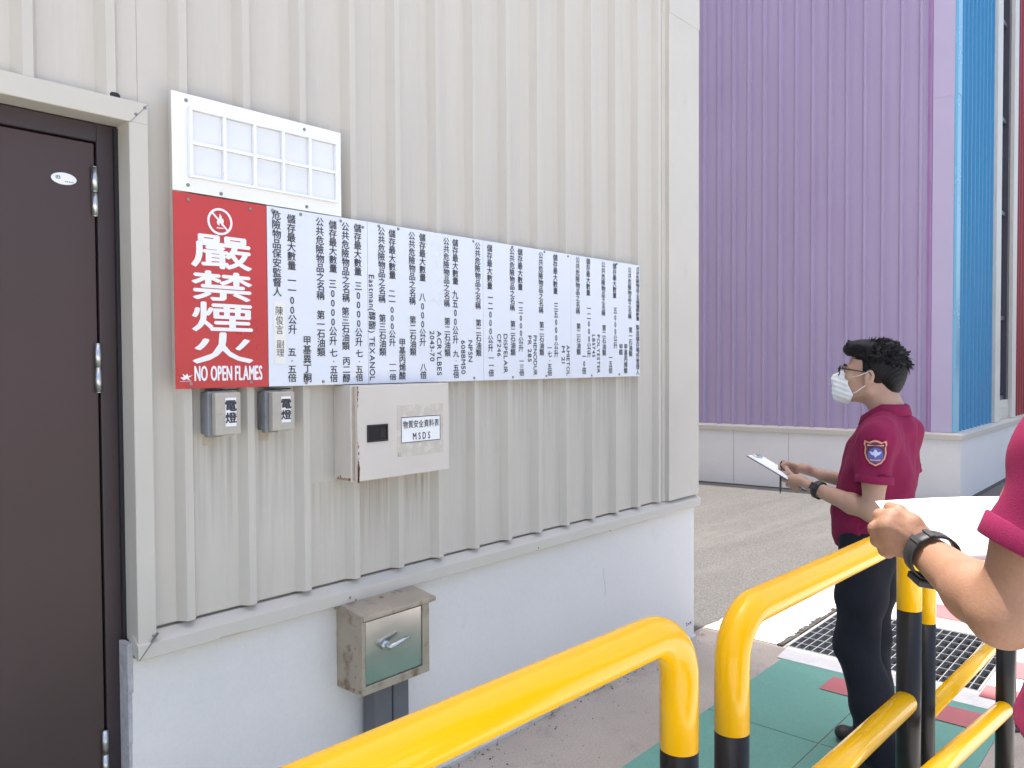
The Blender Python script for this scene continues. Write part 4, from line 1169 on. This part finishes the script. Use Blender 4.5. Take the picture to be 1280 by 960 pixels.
    # ---- shoes
    for sd in 'LR':
        an, to = V3(*J['an'+sd]), V3(*J['toe'+sd])
        q = SDF(V3(min(an[0],to[0])-.1, min(an[1],to[1])-.14, -.005), V3(max(an[0],to[0])+.1, max(an[1],to[1])+.1, .16), .004)
        dr = (to-an); dr[2] = 0; dr /= np.linalg.norm(dr)
        hl = V3(an[0], an[1], .04)-dr*.045
        q.ell(hl+V3(0,0,.005), (.036,.044,.045), .02); q.cap(hl, V3(to[0], to[1], .034)-dr*.045, .036, .042, .03, flat=((0,0,1), .75))
        q.cap(V3(an[0], an[1], .085), V3(an[0], an[1], .05)+dr*.06, .04, .034, .03)
        q.cut((0,0,.001), (0,0,-1))
        link('shoe', q.mesh('shoe', 1), M['shoe'], root)
    # ---- polo shirt: trunk and sleeves in one piece
    z0 = hem
    sl = SDF(V3(lo[0], lo[1], z0-.05), V3(hi[0], hi[1], nb[2]+.1), res*1.1)
    wd = shoulder_w
    sl.ell(ch+V3(0,-.005,.01), V3(.180*wd,.128,.20), .04); sl.ell(lerp(ch, pv, .5)+V3(0,.012,0), V3(.168*wd,.136,.20), .07)
    sl.ell(pv+V3(0,.015,.07), V3(.172*wd,.140,.14), .06); sl.cap(pv+V3(0,.012,.06), pv+V3(0,.012,-.05), .15, .155, .05, flat=((0,1,0), .86))
    for sd in 'LR':
        sh, el = V3(*J['sh'+sd]), V3(*J['el'+sd])
        sl.cap(nb+V3(0,-.016,-.050), sh, .060, .058, .06)
        sl.ell(sh, V3(.060,.064,.060), .04)
        e = lerp(sh, el, sleeve_t[0 if sd == 'L' else 1])
        dd = (el-sh)/np.linalg.norm(el-sh)
        sl.cap(sh, e+dd*.05, min(.060, srad), srad, .04)
    sl.add(wave(seed+9, 10, 22, 62, .0027, .6)); sl.add(wave(seed+10, 8, 60, 120, .0009))
    for sd in 'LR':
        sh, el = V3(*J['sh'+sd]), V3(*J['el'+sd]); dd = (el-sh)/np.linalg.norm(el-sh)
        e = lerp(sh, el, sleeve_t[0 if sd == 'L' else 1])
        cpt = e+dd*.055
        X, Y, Z = sl.grid()
        # hem of the sleeve: cut only the tube about the arm axis
        tt = (X-e[0])*dd[0]+(Y-e[1])*dd[1]+(Z-e[2])*dd[2]
        rr = np.sqrt(np.maximum((X-e[0])**2+(Y-e[1])**2+(Z-e[2])**2-tt**2, 0))
        near = (rr < .098) & (tt > -.01)
        cutd = np.where(near, tt, -1).astype(np.float32)
        # leave the trunk alone
        tr = SDF(sl.lo, sl.lo+sl.res*(sl.n-1), sl.res); tr.n = sl.n; tr.d = np.full(sl.n, .08, np.float32)
        tr.ell(ch+V3(0,-.005,.01), V3(.176*wd,.126,.20), .04); tr.ell(lerp(ch, pv, .5)+V3(0,.012,0), V3(.164*wd,.133,.20), .07); tr.ell(pv+V3(0,.015,.07), V3(.168*wd,.136,.14), .06)
        sl.d = np.maximum(sl.d, np.where(tr.d < .004, -1, cutd))
        sl.cap(e-dd*.03, e+dd*.06, srad-.0125, srad-.011, 0, sub=True)
    sl.cut((0,0,z0), (0,-.06,-1))
    sl.cap(nb+V3(0,.030,.060), nb+V3(0,.032,.0), .054, .040, .010, sub=True)
    shirt = link('polo_shirt', sl.mesh('polo_shirt', 1), shirt_m, root)
    # cuff bands at the sleeve ends
    for sd in 'LR':
        sh, el = V3(*J['sh'+sd]), V3(*J['el'+sd]); dd = (el-sh)/np.linalg.norm(el-sh); e = lerp(sh, el, sleeve_t[0 if sd == 'L' else 1])
        vs = []; fs = []; n = 48
        A = Vector(dd); u = A.orthogonal().normalized(); v = A.cross(u); c = Vector(e)
        rows = [(-.004,.0575),(-.004,.0700),(-.024,.0708),(-.026,.0685),(.000,.0700)]
        rows = [(a_, r_+srad-.0685) for a_, r_ in ((-.028,.0668),(-.026,.0693),(.001,.0698),(.003,.0685),(.002,.0590),(-.02,.0585))]
        for a, r in rows:
            for i in range(n):
                th = 2*math.pi*i/n; k = 1+.018*math.sin(3*th+seed)+.012*math.sin(5*th)
                vs.append(c+A*(a+.003*math.sin(2*th+1))+(u*math.cos(th)+v*math.sin(th))*r*k)
        for j in range(len(rows)-1):
            for i in range(n): k2 = (i+1) % n; fs.append((j*n+i, j*n+k2, (j+1)*n+k2, (j+1)*n+i))
        mb = MB(); mb.add(vs, fs); o = mb.build('cuff', shirt_m, shirt); smooth(o.data)
    # collar: a folded band round the neck, open in front
    vs = []; fs = []; n = 40
    rows = [(.060,.012,.000),(.0635,.040,.0),(.066,.046,.002),(.074,.040,.004),(.084,.004,.010),(.0815,.002,.010)]
    for rr_, zz, yy in rows:
        for i in range(n+1):
            th = math.pi/2+.30+(2*math.pi-.60)*i/n
            fr = max(0, math.sin(th)); 
            vs.append(Vector((nb[0]+math.cos(th)*rr_*1.03, nb[1]+.006+math.sin(th)*(rr_+.006)*1.06+fr*.012, nb[2]-.018+zz-.050*fr+.0*max(0,-math.sin(th)))))
    for j in range(len(rows)-1):
        for i in range(n): fs.append((j*(n+1)+i, j*(n+1)+i+1, (j+1)*(n+1)+i+1, (j+1)*(n+1)+i))
    mb = MB(); mb.add(vs, fs); o = mb.build('collar', shirt_m, shirt); smooth(o.data)
    return root, H, Rm, shirt

# ---------- the man reading the signs
J1 = dict(head=(.0,.024,1.595), head_rot=(R(15), R(9)), neck=(0,-.052,1.452), chest=(0,-.025,1.23), pelvis=(.0,.0,.93),
          shL=(-.178,-.062,1.355), elL=(-.232,-.068,1.075), wrL=(-.105,.215,1.128),
          shR=(.182,-.055,1.355), elR=(.245,-.045,1.085), wrR=(.105,.245,1.150),
          hipL=(-.088,.0,.90), knL=(-.095,.035,.50), anL=(-.105,-.085,.09), toeL=(-.115,.085,.0),
          hipR=(.090,.015,.90), knR=(.095,.048,.49), anR=(.100,.025,.09), toeR=(.115,.195,.0))
def handL1(s):
    w = V3(-.105,.215,1.128)
    s.cap(w, V3(-.082,.262,1.142), .024, .030, .015, flat=((.55,.2,.8), .62))
    s.ell((-.070,.290,1.148), (.030,.042,.024), .015)
    finger(s, [(-.052,.318,1.160),(-.022,.352,1.176),(.004,.372,1.186)], .0105, .0085)                       # thumb on the paper
    finger(s, [(-.066,.325,1.140),(-.040,.362,1.138),(-.012,.366,1.148),(.004,.360,1.152)], .0098, .0075)
    finger(s, [(-.064,.312,1.128),(-.034,.346,1.118),(-.006,.350,1.132),(.008,.345,1.138)], .0098, .0075)
    finger(s, [(-.066,.298,1.118),(-.036,.326,1.104),(-.010,.330,1.118),(.004,.326,1.126)], .0092, .007)
    finger(s, [(-.070,.284,1.112),(-.044,.304,1.096),(-.020,.310,1.106),(-.008,.306,1.112)], .0085, .0065)
def handR1(s):
    w = V3(.105,.245,1.150)
    s.cap(w, V3(.080,.300,1.172), .024, .028, .015, flat=((.5,.2,-.8), .65))
    s.ell((.068,.325,1.180), (.028,.040,.022), .015)
    finger(s, [(.048,.345,1.192),(.020,.372,1.202),(-.002,.384,1.198)], .0105, .0085)
    finger(s, [(.062,.362,1.190),(.034,.396,1.204),(.008,.400,1.190),(-.004,.396,1.178)], .0096, .0075)
    finger(s, [(.066,.366,1.176),(.044,.398,1.172),(.020,.404,1.160),(.008,.396,1.150)], .0096, .0075)
    finger(s, [(.070,.360,1.164),(.052,.388,1.154),(.030,.392,1.142),(.018,.384,1.136)], .0092, .007)
    finger(s, [(.076,.350,1.156),(.060,.372,1.144),(.042,.376,1.132),(.032,.370,1.128)], .0085, .0065)
P1 = (3.42, -1.30, 0.0)
man, H, Rm, shirt = person(J1, 'man in maroon polo and white face mask holding a clipboard, gazing at the signs', P1, M['skin'], M['maroon'], res=.004, hands={'L': handL1, 'R': handR1}, seed=3)
# face mask with pleats and ear loops
mk = SDF(V3(*J1['head'])-.2, V3(*J1['head'])+.2, .003)
mk.ell(H(0,.040,-.052), V3(.068,.074,.064), .02, Rm); mk.cap(H(0,.098,-.016), H(0,.118,-.036), .018, .022, .03); mk.ell(H(0,.098,-.078), (.040,.030,.050), .02, Rm); mk.ell(H(0,.054,-.092), (.060,.052,.040), .02, Rm)
X, Y, Z = mk.grid(); hc = V3(*J1['head'])
q = np.stack(np.broadcast_arrays(X-hc[0], Y-hc[1], Z-hc[2]), -1) @ Rm
mk.d += (.0012*np.sin(q[...,2]*330-q[...,1]*60)).astype(np.float32)
edge_f = np.interp(q[...,2], [-.13,-.088,-.045,.012], [.052,.040,.070,.058])-q[...,1]
mk.d = np.maximum(mk.d, (edge_f*.9).astype(np.float32)); mk.d = np.maximum(mk.d, (q[...,2]-.002-.55*(q[...,1]-.085)).astype(np.float32)); mk.d = np.maximum(mk.d, (-.132-q[...,2]).astype(np.float32))
mask_o = link('face_mask', mk.mesh('face_mask', 1), M['mask'], man)
for sx in (-1, 1):
    mb = MB()
    mb.tube([Vector(H(sx*.058,.062,-.018)), Vector(H(sx*.074,.030,-.006)), Vector(H(sx*.084,.004,.012)), Vector(H(sx*.080,-.016,.018))], .0017, 8)
    mb.tube([Vector(H(sx*.052,.062,-.094)), Vector(H(sx*.072,.030,-.072)), Vector(H(sx*.080,.006,-.046)), Vector(H(sx*.078,-.012,-.036))], .0017, 8)
    o = mb.build('ear_loop', M['mask'], mask_o); smooth(o.data)
# spectacles
mb = MB()
fr = MB()
for sx in (-1, 1):
    pts = []
    for i in range(25):
        a = 2*math.pi*i/24; cx_, cz_ = math.copysign(abs(math.cos(a))**.6, math.cos(a))*.026, math.copysign(abs(math.sin(a))**.7, math.sin(a))*.019
        pts.append(Vector(H(sx*.033+cx_, .116-.010*abs(sx*.033+cx_)/.06, .002+cz_)))
    fr.tube(pts, .0021, 8, cap=False)
fr.tube([Vector(H(-.008,.117,.008)), Vector(H(0,.120,.010)), Vector(H(.008,.117,.008))], .002, 8)
gl = fr.build('spectacles', M['lens_frame'], man); smooth(gl.data)
for sx in (-1, 1):
    mb = MB(); mb.tube([Vector(H(sx*.059,.106,.013)), Vector(H(sx*.072,.085,.013)), Vector(H(sx*.0815,.03,.012)), Vector(H(sx*.083,-.006,.012)), Vector(H(sx*.082,-.022,-.004))], [.003,.0026,.0024,.0024,.002], 8)
    o = mb.build('temple_arm', M['lens_frame'], gl); smooth(o.data)
watch(man, (-.122,.178,1.121), (.127,.283,.053), (-.72,-.1,.30), .034, .031, .026, (.019,.015,.0042))
# sleeve badge: a shield laid round the left sleeve
shL, elL = V3(*J1['shL']), V3(*J1['elL']); AX = (elL-shL)/np.linalg.norm(elL-shL)
def badge(name, outline, r, m, parent, zc=1.305):
    t = (zc-shL[2])/(elL[2]-shL[2]); c = shL+(elL-shL)*t
    vs = []
    for k, rr_ in ((0, r), (1, r-.004)):
        for u, v in outline:
            a = math.radians(197)+u/r                   # bearing on the sleeve, towards the camera
            vs.append(Vector((c[0]+math.cos(a)*rr_, c[1]+math.sin(a)*rr_, c[2]+v)) )
    n = len(outline)
    fs = [(i, (i+1) % n, n+(i+1) % n, n+i) for i in range(n)]
    # centre fan so that the patch follows the curve
    mu, mv = sum(p[0] for p in outline)/n, sum(p[1] for p in outline)/n
    a = math.radians(197)+mu/r; vs.append(Vector((c[0]+math.cos(a)*(r+.0006), c[1]+math.sin(a)*(r+.0006), c[2]+mv)))
    fs += [(i, (i+1) % n, 2*n) for i in range(n)]
    mb = MB(); mb.add(vs, fs); return mb.build(name, m, parent)
def shield(k):
    p = [(-.040,.046),(-.024,.040),(-.012,.046),(0,.049),(.012,.046),(.024,.040),(.040,.046),(.043,.032),(.038,.022),(.040,.0),(.034,-.022),(.020,-.040),(0,-.050),(-.020,-.040),(-.034,-.022),(-.040,.0),(-.038,.022),(-.043,.032)]
    return [(a*k, b*k) for a, b in p]
def rnd(cx, cy, rx, ry_, n=20): return [(cx+rx*math.cos(2*math.pi*i/n), cy+ry_*math.sin(2*math.pi*i/n)) for i in range(n)]
RS = .0775
bd = badge('badge', shield(1.0), RS, M['badge_rim'], shirt)
badge('badge_field', shield(.86), RS+.0010, M['badge_field'], bd)
badge('badge_disc', rnd(0,-.008,.028,.029), RS+.0020, M['badge_blue'], bd)
badge('badge_emblem', [(-.021,.006),(-.008,.003),(-.004,.011),(0,.014),(.004,.011),(.008,.003),(.021,.006),(.015,-.006),(.006,-.009),(0,-.017),(-.006,-.009),(-.015,-.006)], RS+.0030, M['badge_pale'], bd)
badge('badge_scroll', [(-.020,-.024),(.020,-.024),(.016,-.029),(-.016,-.029)], RS+.0032, M['badge_rim'], bd)
badge('badge_band', [(-.030,.031),(.030,.031),(.029,.026),(-.029,.026)], RS+.0020, M['badge_rim'], bd)

# clipboard with paper, and the pen
cl = thing('clipboard', 'dark clipboard with white sheets held by the masked man', 'clipboard', (P1[0], P1[1]+.385, 1.160))
yy = V3(0,.90,.436); xx = V3(1,.05,-.12); xx = xx-yy*(xx@yy)/(yy@yy); nn = np.cross(xx, yy)
mb = MB(); obox(mb, (0,0,0), xx, yy, nn, .085, .150, .0016); mb.build('board', M['clip'], cl, bevel=.001, seg=1)
mb = MB(); obox(mb, Vector(nn/np.linalg.norm(nn)*.0042), xx, yy, nn, .083, .146, .0022); mb.build('sheets', M['paper'], cl)
mb = MB(); obox(mb, Vector(nn/np.linalg.norm(nn)*.010)+Vector(yy/np.linalg.norm(yy)*.132), xx, yy, nn, .035, .010, .004); mb.build('clip', M['steel'], cl, bevel=.001, seg=1)
pn = thing('pen', 'dark green pen held upright against the clipboard', 'pen', (P1[0]+.002, P1[1]+.392, 1.068))
mb = MB(); mb.tube([(0,.004,0), (0,.003,.018), (0,.002,.10), (0,0,.118)], [.0012,.0045,.0052,.005], 12); o = mb.build('barrel', M['pen'], pn); smooth(o.data)
mb = MB(); mb.tube([(0,0,.1185), (0,-.001,.140)], [.006,.0055], 12); mb.tube([(0,-.001,.1405), (0,-.001,.146)], [.003,.003], 8); o = mb.build('cap', M['pen'], pn); smooth(o.data)

# ---------- the person at the right edge holding a sheet
J2 = dict(head=(.075,-.105,1.735), head_rot=(R(8), R(-18)), neck=(.035,-.10,1.595), chest=(.0,-.025,1.36), pelvis=(-.015,.0,1.00),
          shL=(-.222,.070,1.525), elL=(-.25,.135,1.324), wrL=(-.1014,.2655,1.3593),
          shR=(.20,-.07,1.50), elR=(.27,-.02,1.23), wrR=(.20,.20,1.20),
          hipL=(-.09,-.01,.97), knL=(-.10,.015,.53), anL=(-.12,-.03,.09), toeL=(-.14,.15,.0),
          hipR=(.09,-.01,.97), knR=(.10,.015,.53), anR=(.12,-.03,.09), toeR=(.15,.15,.0))
def handL2(s):
    w = V3(-0.1014,0.2655,1.3593)
    for tgt, r in (((-0.1124,0.3098,1.4057), .0155), ((-0.1229,0.3136,1.3944), .0150), ((-0.1163,0.3131,1.3784), .0150), ((-0.1065,0.3089,1.3611), .0140)):
        s.cap(w+V3(.002,.004,.004), tgt, .021, r, .010)
        s.ell(tgt, V3(1,1,1)*(r*.92), .006)                     # knuckle
        cd = V3(-.74,-.62,.1); s.cap(lerp(w, tgt, .30)+cd*.0175, lerp(w, tgt, .93)+cd*(r-.001), .0030, .0038, .005)   # tendon
    finger(s, [(-0.1124,0.3098,1.4057),(-0.1017,0.3309,1.4065),(-0.0634,0.3370,1.3966),(-0.0473,0.3248,1.3931)], .0112, .0085, .003)
    finger(s, [(-0.1229,0.3136,1.3944),(-0.1134,0.3350,1.3869),(-0.0705,0.3405,1.3753),(-0.0515,0.3270,1.3754)], .0114, .0088, .003)
    finger(s, [(-0.1163,0.3131,1.3784),(-0.1072,0.3335,1.3679),(-0.0663,0.3385,1.3555),(-0.0502,0.3250,1.3573)], .0108, .0085, .003)
    finger(s, [(-0.1065,0.3089,1.3611),(-0.0990,0.3250,1.3514),(-0.0648,0.3300,1.3409),(-0.0511,0.3210,1.3450)], .0098, .0078, .003)
    s.cap(w+V3(.004,.008,.016), (-0.0985,0.2848,1.3990), .019, .0150, .012)
    finger(s, [(-0.0985,0.2848,1.3990),(-0.0890,0.3080,1.4135),(-0.0765,0.3250,1.4170)], .0125, .0095, .003)
def handR2(s):
    O = V3(.15,-.07,-.13); w = V3(.05,.27,1.33)+O
    s.cap(w, O+(-.01,.295,1.352), .024, .026, .012); s.ell(O+(-.02,.292,1.356), (.035,.030,.024), .012)
    for i, (dx, dz) in enumerate(((0,.018),(0,.0),(0,-.016),(0,-.03))):
        finger(s, [O+p for p in map(lambda t: V3(*t), [(-.03,.295,1.366+dz*1.2-.01),(-.062,.285,1.372+dz*1.2-.01),(-.085,.255,1.374+dz-.01),(-.094,.236,1.374+dz-.01)])], .0098, .0075)
    finger(s, [O+p for p in map(lambda t: V3(*t), [(-.01,.272,1.372),(-.045,.232,1.392),(-.078,.202,1.404)])], .012, .009)
P2 = (1.43, -2.29, 0.0)
p2, H2, Rm2, shirt2 = person(J2, 'person in maroon polo with black wristwatch reading a white sheet, cut by the right edge', P2, M['skin2'], M['maroon'], res=.0034, hands={'L': handL2, 'R': handR2}, seed=8, head_k=1.02, sleeve_t=(.58,.6), srad=.0625, hem=1.12, shoulder_w=1.0)
watch(p2, (-.1185,.2515,1.3575), (.149,.13,.035), (-.55,-.35,-.70), .0355, .033, .024, (.019,.020,.0055))
# the sheet of paper, slightly bowed
sh = thing('paper_sheet', 'blank white sheet of paper held up in the sun by the person at right', 'paper', P2)
A, B_, Cc, D_ = [V3(*p)+V3(.222,.052,0) for p in ((-.2783,.3007,1.4209), (-.1195,.1523,1.4242), (-.1684,.0847,1.3388), (-.3105,.2404,1.3344))]
vs = []; fs = []; nu, nv = 14, 10
nrm = np.cross(B_-A, D_-A); nrm /= np.linalg.norm(nrm)
if nrm[2] < 0: nrm = -nrm
for k, off in ((0, .0), (1, -.0009)):
    for j in range(nv+1):
        for i in range(nu+1):
            u, v = i/nu, j/nv; p = (A*(1-u)+B_*u)*(1-v)+(D_*(1-u)+Cc*u)*v
            p = p+nrm*(.008*math.sin(math.pi*v)+.004*math.sin(math.pi*u)+off); vs.append(p)
N = (nu+1)*(nv+1)
for j in range(nv):
    for i in range(nu):
        a = j*(nu+1)+i; fs.append((a, a+1, a+nu+2, a+nu+1)); fs.append((N+a+nu+1, N+a+nu+2, N+a+1, N+a))
bd_ = [i for i in range(nu+1)]+[j*(nu+1)+nu for j in range(1, nv+1)]+[nv*(nu+1)+i for i in range(nu-1, -1, -1)]+[j*(nu+1) for j in range(nv-1, 0, -1)]
for i in range(len(bd_)): a, b = bd_[i], bd_[(i+1) % len(bd_)]; fs.append((b, a, N+a, N+b))
mb = MB(); mb.add(vs, fs); o = mb.build('sheet', M['paper'], sh); smooth(o.data)
